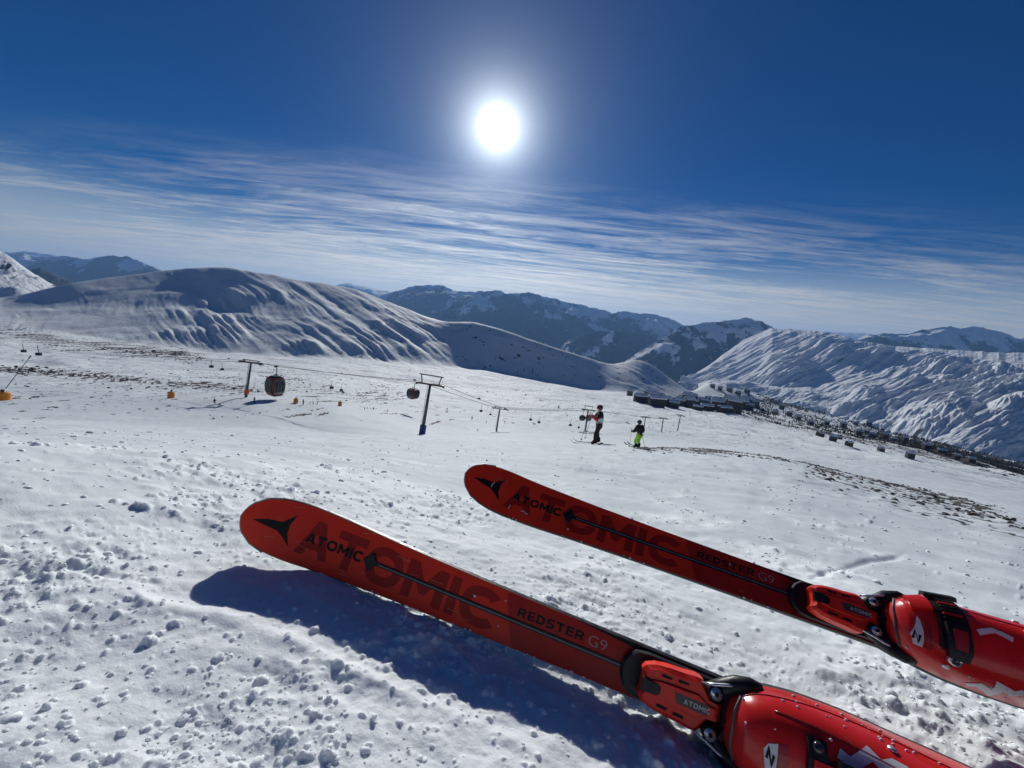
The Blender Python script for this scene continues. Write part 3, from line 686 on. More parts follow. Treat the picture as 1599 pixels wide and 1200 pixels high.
S_ST = [0, .002, .006, .012, .02, .03, .042, .056, .072, .09, .11, .135, .16, .18, .2, .25, .3, .38, .46, .54, .62, .7, .8, .9, 1.0, 1.1, 1.2, 1.35, 1.5, 1.6, 1.66, 1.69, 1.7, 1.71]
def build_ski(name, label, mat4):
    root = thing(name, label, 'ski', mat4, 'pair of red skis in the foreground')
    def strip(nm, f, mats, smooth=True):
        "rows of points for every station"
        P = np.array([[tuple(p) for p in f(s)] for s in S_ST]); P = P.transpose(1, 0, 2)
        return link(nm, grid_mesh(nm, P, smooth), mats, root)
    k_ = np.linspace(-1, 1, 7)
    strip('top_sheet', lambda s: [ski_pt(s, hw(s) * .955 * q) for q in k_], R_TOP)
    def side(s):
        w_ = hw(s); th = ski_th(s); o_ = []
        for q, h_ in ((-.955, 0), (-.985, -.0015), (-1, -th + .0024)): o_.append(ski_pt(s, w_ * q, h_))
        return o_
    def side2(s): return [Vector((p.x, -p.y, p.z)) for p in side(s)][::-1]
    strip('sidewall', side, BLACK); strip('sidewall', side2, BLACK)
    def edge_(s):
        w_ = hw(s); th = ski_th(s)
        return [ski_pt(s, -w_, -th + .0024), ski_pt(s, -w_ - .0004, -th + .0022), ski_pt(s, -w_ - .0004, -th), ski_pt(s, -w_ * .94, -th)]
    strip('steel_edge', edge_, STEEL); strip('steel_edge', lambda s: [Vector((p.x, -p.y, p.z)) for p in edge_(s)][::-1], STEEL)
    strip('running_base', lambda s: [ski_pt(s, hw(s) * .94 * q, -ski_th(s)) for q in (-1, 0, 1)][::-1], BLACK)
    # pale rim round the tip
    bm = bmesh.new(); ss = [.0, .001, .003, .006, .012, .02, .03, .042, .056]
    pts = [ski_pt(s, -hw(s), -.0016) for s in ss[::-1]] + [ski_pt(s, hw(s), -.0016) for s in ss[1:]]
    tube(bm, pts, .0017, 6); obj('tip_rim', bm, pmat('tip_rim', (.30, .29, .27), .5, var=.2, vscale=80), root, True)
    obj('rear_panel', on_ski(poly2d([(.512, .0375), (.516, .02), (.524, 0), (.533, -.02), (.540, -.0368), (.7, -.0355), (.95, -.0318), (1.3, -.0375), (1.62, -.045), (1.62, .045), (1.3, .0375), (.95, .0318), (.7, .0355)]), .00012), R_DARK, root)
    gm = word_mesh('ATOMIC', .0600, .10); fit_x(gm, .107, .503)
    for v in gm.verts: v.co.y = v.co.y - .0300
    for v in gm.verts: v.co.y *= float(np.interp(v.co.x, [.1, .5], [1.06, .98]))
    obj('ghost_lettering', on_ski(gm, .00022), R_GHOST, root)
    star = [(.0188, -.0002), (.045, .0080), (.0685, .0098), (.0903, .0300), (.0838, .0100), (.0850, -.006), (.0954, -.0270), (.077, -.0135), (.0665, -.0072), (.045, -.0045)]
    obj('star_emblem', on_ski(poly2d(star), .00034), BLACK_S, root)
    tm = word_mesh('ATOMIC', .0176, .13); fit_x(tm, .1205, .2396)
    for v in tm.verts: v.co.y -= .0098 - (v.co.x - .12) * .01
    obj('wordmark', on_ski(tm, .00040), BLACK_S, root)
    sp = [(.243, 0), (.249, .007), (.2575, .0150), (.262, .0150), (.264, .0090), (.270, .0040), (.270, -.0040), (.264, -.0090), (.262, -.0150), (.2575, -.0150), (.249, -.007)]
    bm = bmesh.new(); prism(bm, sp, 0, .003, .0012)
    for v in bm.verts: v.co = ski_pt(v.co.x, v.co.y, v.co.z + .0001)
    obj('rail_tip', bm, BLACK, root)
    bm = bmesh.new()
    for s0, s1 in ((.268, .716),):
        P = [[ski_pt(s, t_, h_) for t_, h_ in ((-.0036, .0002), (-.0032, .0022), (.0032, .0022), (.0036, .0002))] for s in np.linspace(s0, s1, 20)]
        vs_ = [[bm.verts.new(p) for p in r_] for r_ in P]
        for a, b_ in zip(vs_, vs_[1:]):
            for i in range(3): bm.faces.new((a[i], b_[i], b_[i + 1], a[i + 1]))
    rail = obj('rail', bm, BLACK, root)
    bm = bmesh.new(); vs_ = [[bm.verts.new(ski_pt(s, t_, .0026)) for t_ in (-.0008, .0008)] for s in np.linspace(.275, .71, 20)]
    for a, b_ in zip(vs_, vs_[1:]): bm.faces.new((a[0], b_[0], b_[1], a[1]))
    obj('rail_line', bm, pmat('rail_line', (.20, .19, .19), .4), rail)
    tm = word_mesh('REDSTER', .0136, .17); fit_x(tm, .5365, .6475)
    for v in tm.verts: v.co.y += .0085 + (v.co.x - .5365) * .02
    obj('model_lettering', on_ski(tm, .00034), BLACK_S, root)
    tm = text_mesh('G9', .0148, 1, -.018); fit_x(tm, .6545, .6835)
    for v in tm.verts: v.co.y += .0092
    obj('number_lettering', on_ski(tm, .00036), GREY_PRINT, root)
    bm = bmesh.new()
    vs_ = [[bm.verts.new(ski_pt(s, t_, .0004)) for t_ in (hw(s) - .0125 * min(1, (s - .62) / .20) - .0012, hw(s) * .955)] for s in np.linspace(.63, 1.6, 40)]
    for a, b_ in zip(vs_, vs_[1:]): bm.faces.new((a[0], b_[0], b_[1], a[1]))
    obj('side_stripe', bm, BLACK_S, root)
    # ---- binding
    arc = [(.709 + .0 * k, 0) for k in range(1)]
    pl = [(.709, 0), (.7105, .012), (.716, .022), (.726, .0300), (.745, .0325), (.9, .031), (1.15, .031), (1.15, -.031), (.9, -.031), (.745, -.0325), (.726, -.0300), (.716, -.022), (.7105, -.012)]
    bm = bmesh.new(); prism(bm, pl, .0006, .0125, .003); plate = obj('binding_plate', bm, BLACK, root)
    hb = [(.7370, .0085), (.7340, .0170), (.7385, .0225), (.7520, .0275), (.7700, .0300), (.7900, .0310), (.8080, .0330), (.8160, .0320), (.8260, .0200), (.8300, .0130), (.8430, .0115)]
    hb = hb + [(s, -t_) for s, t_ in hb[::-1]]
    def body(out, z0, z1, bev): 
        bm_ = bmesh.new(); prism(bm_, out, z0, z1, bev); return bm_
    th_ = obj('toe_piece', body(hb, .013, .040, .006), RED_BIND, root)
    cxh = .79
    deck = [(cxh + (s - cxh) * .80 + .002, t_ * .42) for s, t_ in hb]
    obj('raised_deck', body(deck, .0402, .0440, .0015), RED_BIND, th_)
    obj('front_inset', body([(.7350, .0080), (.7560, .0075), (.7605, .0045), (.7605, -.0045), (.7560, -.0075), (.7350, -.0080)], .0390, .0455, .001), BLACK, th_)
    for sg in (1, -1):
        for s0 in (.7595, .7820):
            y0 = sg * (.0190 if s0 < .77 else .0205)
            obj('slot', body([(s0, y0 - .0019), (s0 + .014, y0 - .0019 + .0006 * sg), (s0 + .0148, y0 + .0013), (s0 + .001, y0 + .0019)], .0395, .0408, 0), BLACK_S, th_)
    obj('label_plate', body([(.7790, .0062), (.8235, .0062), (.8235, -.0062), (.7840, -.0062)], .0441, .0446, 0), pmat('label_dark', (.06, .05, .05), .4), th_)
    tm = word_mesh('ATOMIC', .0062, .15); fit_x(tm, .7925, .8275)
    for v in tm.verts: v.co.y -= .0031; v.co.z = .0449
    obj('toe_lettering', tm, pmat('pale_print', (.50, .48, .46), .45), th_)
    # wings that hold the toe of the boot
    for sg in (1, -1):
        bm = bmesh.new(); tube(bm, [(.826, sg * .018, .026), (.840, sg * .030, .034), (.855, sg * .043, .042), (.872, sg * .050, .046), (.884, sg * .0515, .045)], [.011, .0125, .0125, .010, .006], 10)
        wg = obj('toe_wing', bm, BLACK, root, True)
        bm = bmesh.new(); tube(bm, [(.8300, sg * .0245, .030), (.8300, sg * .0245, .0500)], .0075, 14)
        obj('screw', bm, STEEL, wg, True)
        bm = bmesh.new(); tube(bm, [(.8300, sg * .0235, .030), (.8300, sg * .0245, .0475)], .0098, 16); obj('screw_ring', bm, BLACK, wg, True)
        bm = bmesh.new(); tube(bm, [(.8300, sg * .0245, .0498), (.8300, sg * .0245, .0506)], .0030, 10); obj('screw_head', bm, BLACK_S, wg)
        bm = bmesh.new(); tube(bm, [(.812, sg * .0300, .0415), (.826, sg * .034, .0455), (.842, sg * .0405, .049), (.856, sg * .0445, .050)], [.0016, .0022, .0022, .0016], 8)
        obj('wire', bm, STEEL, wg, True)
    bm = bmesh.new(); prism(bm, [(.8435, .0125), (.8375, .030), (.848, .044), (.868, .049), (.872, .049), (.872, -.049), (.868, -.049), (.848, -.044), (.8375, -.030), (.8435, -.0125)], .016, .046, .005); obj('toe_stop', bm, BLACK, root)
    bm = bmesh.new(); box(bm, (.905, 0, .020), (.05, .050, .012)); obj('antifriction_pad', bm, BLACK, root)
    bm = bmesh.new(); box(bm, (.875, .0355, .0145), (.020, .006, .003)); obj('white_mark', bm, WHITE_PRINT, root)
    bm = bmesh.new(); prism(bm, [(1.17, .028), (1.30, .022), (1.30, -.022), (1.17, -.028)], .013, .075, .012); obj('heel_piece', bm, RED_BIND, root)
    return root
def m4(T, A, B, N):
    m_ = Matrix.Identity(4)
    for i in range(3): m_[i][0], m_[i][1], m_[i][2], m_[i][3] = A[i], B[i], N[i], T[i]
    return m_
M_NEAR = m4((-.46905, .7279, -.43474), (.95864, -.26343, -.10777), (.20944, .3965, .89382), (-.19273, -.87943, .43527))
M_FAR = m4((-.08253, .94297, -.41262), (.94611, -.30616, -.10555), (.28932, .65266, .70023), (-.1455, -.69304, .70607))
ski_n = build_ski('ski', 'nearer red ski set on edge, casting the broad blue shadow', M_NEAR)
ski_f = build_ski('ski', 'farther red ski, upper one, with scratched tip towards the snowy valley', M_FAR)
# scratches and clinging snow
for pts in ([(.066, -.004), (.0655, .004), (.069, .010)], [(.121, -.0335), (.1225, -.024)], [(.150, -.028), (.156, -.0255), (.163, -.030), (.168, -.0275)]):
    obj('scratch', on_ski(ribbon2d(pts, .0016), .0005), WHITE_PRINT, ski_f)
for root_, sd in ((ski_n, 11), (ski_f, 12)):
    r_ = random.Random(sd)
    for k in range(16):
        s0 = r_.uniform(.05, .68); t0 = r_.uniform(-.8, .8) * hw(s0); a_ = r_.uniform(-.5, .5); L_ = r_.uniform(.006, .03)
        obj('scratch', on_ski(ribbon2d([(s0, t0), (s0 + L_ * math.cos(a_), t0 + L_ * math.sin(a_) * .5)], r_.uniform(.0003, .0007)), .00055), pmat('scratch_pale', (.66, .22, .18), .6), root_)
def snow_bits(root, n, seed, lo):
    r_ = random.Random(seed)
    bm = bmesh.new()
    for k in range(n):
        s = r_.uniform(.12, .70); t_ = (-hw(s) * r_.uniform(.93, 1.0)) if r_.random() < lo else r_.uniform(-.8, .8) * hw(s)
        p = ski_pt(s, t_, .0004); q = r_.uniform(.0008, .0022)
        g = bmesh.ops.create_icosphere(bm, subdivisions=1, radius=q)
        for v in g['verts']: v.co = Vector((v.co.x * r_.uniform(.9, 1.8), v.co.y, v.co.z * .7)) + p
    return tag(obj('snow_crumbs', bm, SNOWBIT, root), kind='stuff')
snow_bits(ski_n, 34, 3, .85); snow_bits(ski_f, 16, 4, .7)

# ------------------------------------------------------------------ the two boots
BS = [.8440, .8460, .8500, .8570, .868, .884, .905, .93, .96, .99, 1.02, 1.05, 1.08, 1.11, 1.14, 1.163, 1.175]
BA = [.004, .0170, .0290, .0390, .0470, .0525, .0565, .0595, .0605, .0605, .0590, .0570, .0555, .0540, .0520, .0460, .030]
BH = [.055, .0660, .0770, .0880, .0970, .1030, .1080, .1120, .1170, .1250, .138, .155, .175, .195, .215, .230, .235]
BB = [.052, .046, .042, .039, .037, .036, .036, .036, .036, .036, .036, .036, .036, .036, .036, .036, .036]
_BD = np.linspace(BS[0], BS[-1], 200)
def _sm(v):
    y = np.interp(_BD, BS, v); k = np.hanning(13); k /= k.sum()
    z_ = np.convolve(np.pad(y, 6, mode='edge'), k, 'valid'); wq = np.clip((_BD - .852) / .03, 0, 1); return y * (1 - wq) + z_ * wq
_BAs, _BHs, _BBs = _sm(BA), _sm(BH), _sm(BB)
def boot_pt(s, ph, off=0.):
    a = float(np.interp(s, _BD, _BAs)); h_ = float(np.interp(s, _BD, _BHs)); b0 = float(np.interp(s, _BD, _BBs))
    c, sn = math.cos(ph), math.sin(ph)
    t_ = a * math.copysign(abs(c) ** .80, c); n_ = b0 + (h_ - b0) * max(sn, 0) ** .72
    p = Vector((s, t_, n_))
    if off:
        e = 1e-3; q = boot_pt(min(s + e, 1.174), ph) - boot_pt(max(s - e, .8445), ph); r_ = boot_pt(s, min(ph + e, math.pi - .01)) - boot_pt(s, max(ph - e, .01))
        nn = q.cross(r_)
        if nn.length > 0:
            nn.normalize()
            if nn.dot(p - Vector((s + .02, 0, .06))) < 0: nn = -nn
            p = p + nn * off
    return p
def boot_inv(M_, x, y, s=.93, ph=1.4):
    "where on the shell a point of the photograph falls"
    def f_(a, b_):
        P = np.array(M_ @ boot_pt(a, b_)); q = proj(P); return np.array([q[0] - x, q[1] - y])
    for _ in range(60):
        s = min(max(s, .848), 1.17); ph = min(max(ph, .05), 3.05)
        c = f_(s, ph); J = np.stack([(f_(s + 1e-4, ph) - c) / 1e-4, (f_(s, ph + 1e-3) - c) / 1e-3], 1)
        try: d = np.linalg.solve(J, -c)
        except np.linalg.LinAlgError: break
        s += float(np.clip(d[0], -.01, .01)); ph += float(np.clip(d[1], -.15, .15))
    return s, ph
def on_boot(bm_, h, st=.006):
    cut(bm_, st, 0); cut(bm_, .08, 1)
    for v in bm_.verts: v.co = boot_pt(min(max(v.co.x, .8445), 1.174), min(max(v.co.y, .02), math.pi - .02), h)
    return bm_
def thick(bm_, d):
    "gives a decal-like patch a real thickness towards the shell's outside"
    bm_.normal_update()
    r_ = bmesh.ops.solidify(bm_, geom=bm_.faces[:], thickness=d)
    return bm_
def px_poly(M_, pts, s=.93, ph=1.4): return [boot_inv(M_, x, y, s, ph) for x, y in pts]
def build_boot(label, Mw):
    root = thing('ski_boot', label, 'ski boot', Mw, 'pair of red ski boots')
    ss = np.concatenate([np.linspace(.8440, .8600, 12), np.linspace(.864, 1.175, 44)])
    P = np.array([[tuple(boot_pt(s, ph)) for s in ss] for ph in np.linspace(0, math.pi, 34)])
    shell = link('shell', grid_mesh('shell', P, True), RED_BOOT, root)
    bm = bmesh.new(); so_ = [(s, float(np.interp(s, _BD, _BAs)) * .97 + .001) for s in ss]
    prism(bm, so_ + [(s, -t_) for s, t_ in so_[::-1]], .0215, .0385); obj('sole', bm, RUBBER, root)
    # grey welt round the toe
    bm = bmesh.new(); pts = [boot_pt(.8475 + .018 * (1 - math.sin(ph)) ** 2, ph, .0005) for ph in np.linspace(.25, math.pi - .25, 24)]
    tube(bm, pts, .0022, 6); obj('toe_welt', bm, pmat('welt_grey', (.10, .10, .09), .5), root, True)
    # upper cuff, out of the picture's corner
    bm = bmesh.new(); rings = []
    for k, (s, n_, a, d) in enumerate(((1.105, .150, .058, .074), (1.10, .20, .060, .070), (1.095, .25, .061, .068), (1.09, .30, .062, .070))):
        rings.append([bm.verts.new((s + d * math.cos(q), a * math.sin(q), n_ + .03 * math.cos(q))) for q in np.linspace(0, 2 * math.pi, 24, endpoint=False)])
    for a, b_ in zip(rings, rings[1:]):
        for i in range(24): bm.faces.new((a[i], a[(i + 1) % 24], b_[(i + 1) % 24], b_[i]))
    obj('cuff', bm, RED_BOOT, root, True)
    bm = bmesh.new(); tube(bm, [(1.092, 0, .26), (1.088, 0, .335)], .052, 20); obj('liner', bm, RUBBER, root, True)
    return root, shell
boot_n, shell_n = build_boot('red ski boot at the bottom edge, cut off by the frame', M_NEAR)
boot_f, shell_f = build_boot('red ski boot with black buckle on the right, on the farther ski', M_FAR)
def ze(x, y): return (1200 + x / 4.007, 860 + y / 4.007)
def zn(x, y): return (1130 + x / 4.32, 1060 + y / 4.32)
# emblem patches
for M_, shell, q in ((M_NEAR, shell_n, [zn(270, 470), zn(300, 437), zn(368, 440), zn(352, 605), (1206, 1208), (1195, 1205)]),
                     (M_FAR, shell_f, [ze(928, 408), ze(950, 440), ze(968, 500), ze(962, 604), ze(905, 580), ze(886, 515)])):
    pp = px_poly(M_, q, .89)
    bd = obj('badge', on_boot(poly2d(pp), .0008), WHITE_PRINT, shell)
    if M_ is M_NEAR: lt = [zn(300, 478), zn(306, 478), zn(286, 532), zn(326, 512), zn(334, 576), zn(322, 580), zn(316, 530), zn(284, 545)]
    else: lt = [ze(916, 500), ze(922, 498), ze(910, 535), ze(938, 522), ze(946, 562), ze(938, 566), ze(930, 538), ze(902, 550)]
    wd = .0027
    if M_ is M_NEAR: nl = [zn(278, 552), zn(300, 476), zn(318, 576), zn(334, 520)]; nl = [zn(287, 532), zn(305, 470), zn(321, 580), zn(339, 518)]
    else: nl = [ze(903, 545), ze(916, 498), ze(938, 572), ze(950, 528)]
    pl_ = px_poly(M_, nl, .89)
    # width in shell coordinates differs along the two axes: draw with a scaled angle axis
    sc_ = 18.0
    rb = ribbon2d([(s, ph / sc_) for s, ph in pl_], wd)
    for v in rb.verts: v.co.y *= sc_
    obj('badge_letter', on_boot(rb, .0014, .003), BLACK_S, bd)
# recessed panel beside the badge
for M_, shell, q in ((M_NEAR, shell_n, [zn(372, 448), zn(432, 452), zn(430, 606), zn(360, 606)]), (M_FAR, shell_f, [ze(975, 440), ze(1010, 460), ze(1015, 630), ze(972, 605)])):
    obj('toe_panel', on_boot(poly2d(px_poly(M_, q, .90)), .0006), RED_BOOT2, shell)
# white zigzag print
def zig(M_, shell, pts, wd, s0):
    pp = px_poly(M_, pts, s0); sc_ = 18.0
    rb = ribbon2d([(s, ph / sc_) for s, ph in pp], wd)
    for v in rb.verts: v.co.y *= sc_
    obj('zigzag_print', on_boot(rb, .0008, .004), WHITE_PRINT, shell)
zig(M_NEAR, shell_n, [zn(775, 500), zn(870, 580), zn(985, 505), zn(1075, 600), zn(1165, 588), zn(1260, 640)], .0105, .97)
zig(M_FAR, shell_f, [ze(1235, 836), ze(1320, 842), ze(1395, 890), ze(1450, 850), ze(1530, 895), ze(1605, 885)], .0105, .97)
zig(M_FAR, shell_f, [ze(1310, 512), ze(1405, 500), ze(1470, 528), ze(1530, 560)], .0065, 1.0)
# buckle over the farther boot
def shell_bar(name, s0, s1, ph0, ph1, h0, h1, mat, parent, n=12, taper=1.0):
    bm = bmesh.new(); R_ = []
    for k in range(n + 1):
        q = k / n; ph = ph0 + (ph1 - ph0) * q; sm_ = (s0 + s1) / 2; hw_ = (s1 - s0) / 2 * (1 + (taper - 1) * q)
        R_.append([bm.verts.new(boot_pt(s, ph, h_)) for s, h_ in ((sm_ - hw_, h0), (sm_ - hw_ * .92, h1), (sm_ + hw_ * .92, h1), (sm_ + hw_, h0))])
    for a, b_ in zip(R_, R_[1:]):
        for i in range(4): bm.faces.new((a[i], b_[i], b_[(i + 1) % 4], a[(i + 1) % 4]))
    bm.faces.new(R_[0]); bm.faces.new(R_[-1][::-1])
    return obj(name, bm, mat, parent)
for M_, shell, mir in ((M_FAR, shell_f, 1), (M_NEAR, shell_n, -1)):
    if mir == 1: ang = lambda a: a
    else: ang = lambda a: a + .75
    s_o = -.056 if mir == 1 else .0
    bk = shell_bar('buckle_strap', .944 + s_o, .982 + s_o, ang(.55), ang(2.05), .002, .0065, BLACK, shell)
    shell_bar('buckle_base', .918 + s_o, .942 + s_o, ang(.62), ang(1.22), .0005, .0085, RED_BOOT, shell, 8)
    for k in range(9):
        a0 = ang(.62 + k * .105); shell_bar('ladder_tooth', .951 + s_o, .975 + s_o, a0, a0 + .045, .0066, .0105, BLACK if k % 3 else RED_BOOT2, bk, 2)
    shell_bar('lever', .948 + s_o, .978 + s_o, ang(1.50), ang(2.18), .0066, .0150, BLACK, bk, 8, .8)
    shell_bar('lever_pad', .955 + s_o, .972 + s_o, ang(1.58), ang(1.95), .0151, .0165, RED_BOOT2, bk, 4, .8)
    shell_bar('lever_clip', .941 + s_o, .986 + s_o, ang(.50), ang(.68), .0066, .0140, BLACK, bk, 4)
    e_ = bmesh.new(); p = boot_pt(.963 + s_o, ang(2.28), .002); q = boot_pt(.963 + s_o, ang(2.28), .008)
    tube(e_, [p, q], [.009, .0075], 14); rv = obj('rivet', e_, STEEL, bk, True)
    e_ = bmesh.new(); tube(e_, [q, q + (q - p).normalized() * .0012], [.0055, .0045], 12); obj('rivet_cap', e_, pmat('rivet_dark', (.03, .03, .04), .2, coat=.6), rv, True)
# moulded overlap, seams, bolts and clinging snow
for M_, shell, sd in ((M_FAR, shell_f, 5), (M_NEAR, shell_n, 6)):
    for pts in ([(.885, .72), (.93, .80), (.98, .90), (1.04, .98), (1.12, 1.05)], [(.852, .35), (.87, .30), (.95, .26), (1.08, .24)]):
        bm = bmesh.new(); ss_ = np.linspace(0, len(pts) - 1, 26)
        tube(bm, [boot_pt(float(np.interp(q, range(len(pts)), [p[0] for p in pts])), float(np.interp(q, range(len(pts)), [p[1] for p in pts])), .0002) for q in ss_], .0009, 5)
        obj('seam', bm, RED_BOOT2, shell, True)
    for s_, p_ in ((1.005, .55), (1.005, 2.55), (.905, 2.62)):
        bm = bmesh.new(); a_ = boot_pt(s_, p_, 0.); b_ = boot_pt(s_, p_, .0022); tube(bm, [a_, b_], [.0048, .0042], 12); obj('bolt', bm, STEEL, shell, True)
    r_ = random.Random(sd); bm = bmesh.new()
    for k in range(46):
        g = bmesh.ops.create_icosphere(bm, subdivisions=1, radius=r_.uniform(.0007, .0020)); p = boot_pt(r_.uniform(.855, 1.08), r_.choice((r_.uniform(.1, .5), r_.uniform(.1, 3.0), r_.uniform(2.6, 3.0))), .0004)
        for v in g['verts']: v.co = Vector((v.co.x * 1.4, v.co.y, v.co.z)) + p
    tag(obj('snow_crumbs', bm, SNOWBIT, shell), kind='stuff')
    for k in range(7):
        s_ = r_.uniform(.87, 1.0); p_ = r_.uniform(.5, 2.6); rb = ribbon2d([(s_, p_ / 18), (s_ + r_.uniform(.004, .016), (p_ + r_.uniform(-.1, .1)) / 18)], .0007)
        for v in rb.verts: v.co.y *= 18
        obj('scuff', on_boot(rb, .0003, .004), pmat('scuff', (.62, .16, .13), .6), shell)
# small lens on the nearer boot
def lens(M_, shell, x, y):
    s, ph = boot_inv(M_, x, y, .93)
    shell_bar('buckle_catch', s - .010, s + .010, ph - .13, ph + .40, .0005, .0060, BLACK, shell, 6)
    bm = bmesh.new(); p = boot_pt(s, ph, .0055); q = boot_pt(s, ph, .0095); tube(bm, [p, q], [.0070, .0045], 14); obj('catch_cap', bm, pmat('rivet_dark', (.03, .03, .04), .2, coat=.6), shell, True)
lens(M_NEAR, shell_n, 1275, 1168)
s_, ph_ = boot_inv(M_FAR, *ze(1535, 765), s=1.03)
bm = bmesh.new()
R1 = [(s_ + .006 * math.cos(a), ph_ + .10 * math.sin(a)) for a in np.linspace(0, 2 * math.pi, 17)]
obj('round_print', on_boot(ribbon2d([(s, p / 18) for s, p in R1], .0012), .0006), RED_BOOT2, shell_f) if False else bm.free()

# ------------------------------------------------------------------ ski lift
LIFT = pmat('lift_grey', (.075, .085, .10), .5, metal=.2, var=.25, vscale=2)
LIFT_D = pmat('lift_dark', (.022, .024, .028), .55, var=.3, vscale=3)
PAD_O = pmat('pad_orange', (.62, .12, .03), .7, var=.2, vscale=3)
PAD_B = pmat('pad_blue', (.025, .05, .20), .7, var=.2, vscale=3)
PAD_Y = pmat('pad_yellow', (.72, .26, .02), .7, var=.25, vscale=3)
ROPE = pmat('rope_steel', (.05, .055, .06), .5, metal=.3)
GLASS = pmat('cabin_glass', (.045, .06, .07), .12, var=.2, vscale=1.5, coat=.4)
CAB_RED = pmat('cabin_red', (.20, .035, .035), .4, var=.15, vscale=2)
CAB_GREY = pmat('cabin_grey', (.24, .26, .28), .45, var=.15, vscale=2)
CAB_DARK = pmat('cabin_dark', (.03, .03, .035), .5)
CAB_WHITE = pmat('cabin_white', (.70, .71, .72), .45, var=.06, vscale=2)
RV = Vector(CR); UV = Vector(-CD); FV = Vector(CF)
def up_frame(base, top, yaw=0.):
    "x across, y away, z along base->top"
    z = (top - base).normalized(); y = Vector((0, 1, 0)); y = (y - z * y.dot(z)).normalized(); x = y.cross(z)
    m_ = Matrix.Identity(4)
    for i in range(3): m_[i][0], m_[i][1], m_[i][2], m_[i][3] = x[i], y[i], z[i], base[i]
    return m_ @ Matrix.Rotation(yaw, 4, 'Z')
def depth(p): return float(np.array(p) @ CF)
GROUPT = 'lift towers down the slope'
ARMS = {}
def tower(key, b_, t_, z, arm, label, pad=None, frame_=0., arm_l=.5, yaw=.25, wide=1.0):
    p = hit(*b_)
    z = z or depth(p); base = at(*b_, z); top = at(*t_, z); H_ = (top - base).length
    M_ = up_frame(base, top, yaw); root = thing('lift_tower', label, 'lift tower', M_, GROUPT)
    rb = H_ * .034 * wide
    bm = bmesh.new(); tube(bm, [(0, 0, -H_ * .06), (0, 0, 0), (0, 0, H_ * .5), (0, 0, H_ * .97)], [rb * 1.1, rb, rb * .82, rb * .66], 12); sh = obj('shaft', bm, LIFT, root, True)
    bm = bmesh.new(); box(bm, (-rb * 1.05, -rb * .2, H_ * .5), (rb * .12, rb * .12, H_ * .9)); box(bm, (-rb * 1.45, -rb * .2, H_ * .5), (rb * .12, rb * .12, H_ * .9))
    for k in range(16): box(bm, (-rb * 1.25, -rb * .2, H_ * (.06 + .055 * k)), (rb * .42, rb * .1, rb * .1))
    obj('ladder', bm, LIFT_D, root)
    w_ = arm * z / F
    bm = bmesh.new(); box(bm, (w_ * (.5 - arm_l), 0, H_ * .955), (w_ * .86, rb * 1.0, H_ * .035)); ar = obj('crossarm', bm, LIFT_D, root)
    for sg in (-1, 1):
        x = w_ * (.5 - arm_l) + sg * w_ * .42
        bm = bmesh.new(); box(bm, (x, 0, H_ * .945), (w_ * .06, H_ * .30, H_ * .018))
        obj('sheave_beam', bm, LIFT_D, ar)
        for k in range(6):
            yy = H_ * (-.13 + .052 * k); bm = bmesh.new(); tube(bm, [(x - w_ * .05, yy, H_ * .957), (x + w_ * .05, yy, H_ * .957)], H_ * .018, 10); obj('sheave_wheel', bm, LIFT_D, ar)
        bm = bmesh.new(); box(bm, (x + sg * w_ * .06, 0, H_ * .930), (w_ * .10, H_ * .30, H_ * .010)); obj('catwalk', bm, LIFT, ar)
    if frame_:
        bm = bmesh.new()
        for sg in (-1, 1): tube(bm, [(sg * w_ * .27, 0, H_ * .96), (sg * w_ * .33, 0, H_ * (.96 + frame_))], rb * .32, 6)
        tube(bm, [(-w_ * .40, 0, H_ * (.965 + frame_)), (w_ * .40, 0, H_ * (.965 + frame_))], rb * .36, 6); obj('lifting_frame', bm, LIFT, root)
    if pad:
        mt_, z0, z1, k = pad; bm = bmesh.new(); tube(bm, [(0, 0, H_ * z0), (0, 0, H_ * (z0 + .01)), (0, 0, H_ * (z1 - .01)), (0, 0, H_ * z1)], [rb * k * .96, rb * k, rb * k, rb * k * .94], 14); obj('safety_pad', bm, mt_, root)
    ARMS[key] = [M_ @ Vector((w_ * (.5 - arm_l) + sg * w_ * .42, 0, H_ * .985)) for sg in (-1, 1)]
    return root
tower('a', (384, 621), (392.5, 564), None, 31, 'lift tower with orange pad on its foot, left of the big gondola cabin', (PAD_O, .10, .22, 1.75), .05)
tower('b', (659, 678), (672.5, 597), None, 47, 'tall grey lift tower with blue padded foot and open frame on top', (PAD_B, -.03, .175, 1.75), .16, yaw=.2)
tower('c', (775, 674), (781, 637), None, 25, 'thin dark lift tower right of the blue-padded one', None, .05, wide=1.05)
tower('d', (914, 673), (919, 639), None, 20, 'lift tower half hidden behind the taller skier', None, .16, wide=1.1)
tower('e', (1005, 676), (1008, 651), None, 13, 'small lift tower just behind the skier in green trousers', None, .04, wide=.9)
tower('f', (1033, 675), (1036, 653), None, 14, 'small lift tower, middle of three right of the green-trousered skier', None, .04, wide=1.0)
tower('g', (1058, 673), (1063, 648), None, 12, 'farthest right small lift tower below the village', None, .04, wide=.8)
for xy, tp, lb in (((1077, 650), (1078, 643), 'tiny lift mast standing just below the dark village'),):
    tower('h', xy, tp, None, 6, lb, None, 0, wide=1.1)
def cable(pts, rad, label, sag=.012):
    bm = bmesh.new(); P = []
    for a, b_ in zip(pts, pts[1:]):
        a, b_ = Vector(a), Vector(b_); L_ = (b_ - a).length
        for k in range(12):
            q = k / 12; p = a.lerp(b_, q); p.z -= 4 * q * (1 - q) * L_ * sag; P.append(p)
    P.append(Vector(pts[-1])); tube(bm, P, rad, 5)
    return tag(obj('lift_cable', bm, ROPE), label, 'cable', 'cables of the ski lifts')
cab_z = depth(ARMS['a'][1]) * .97
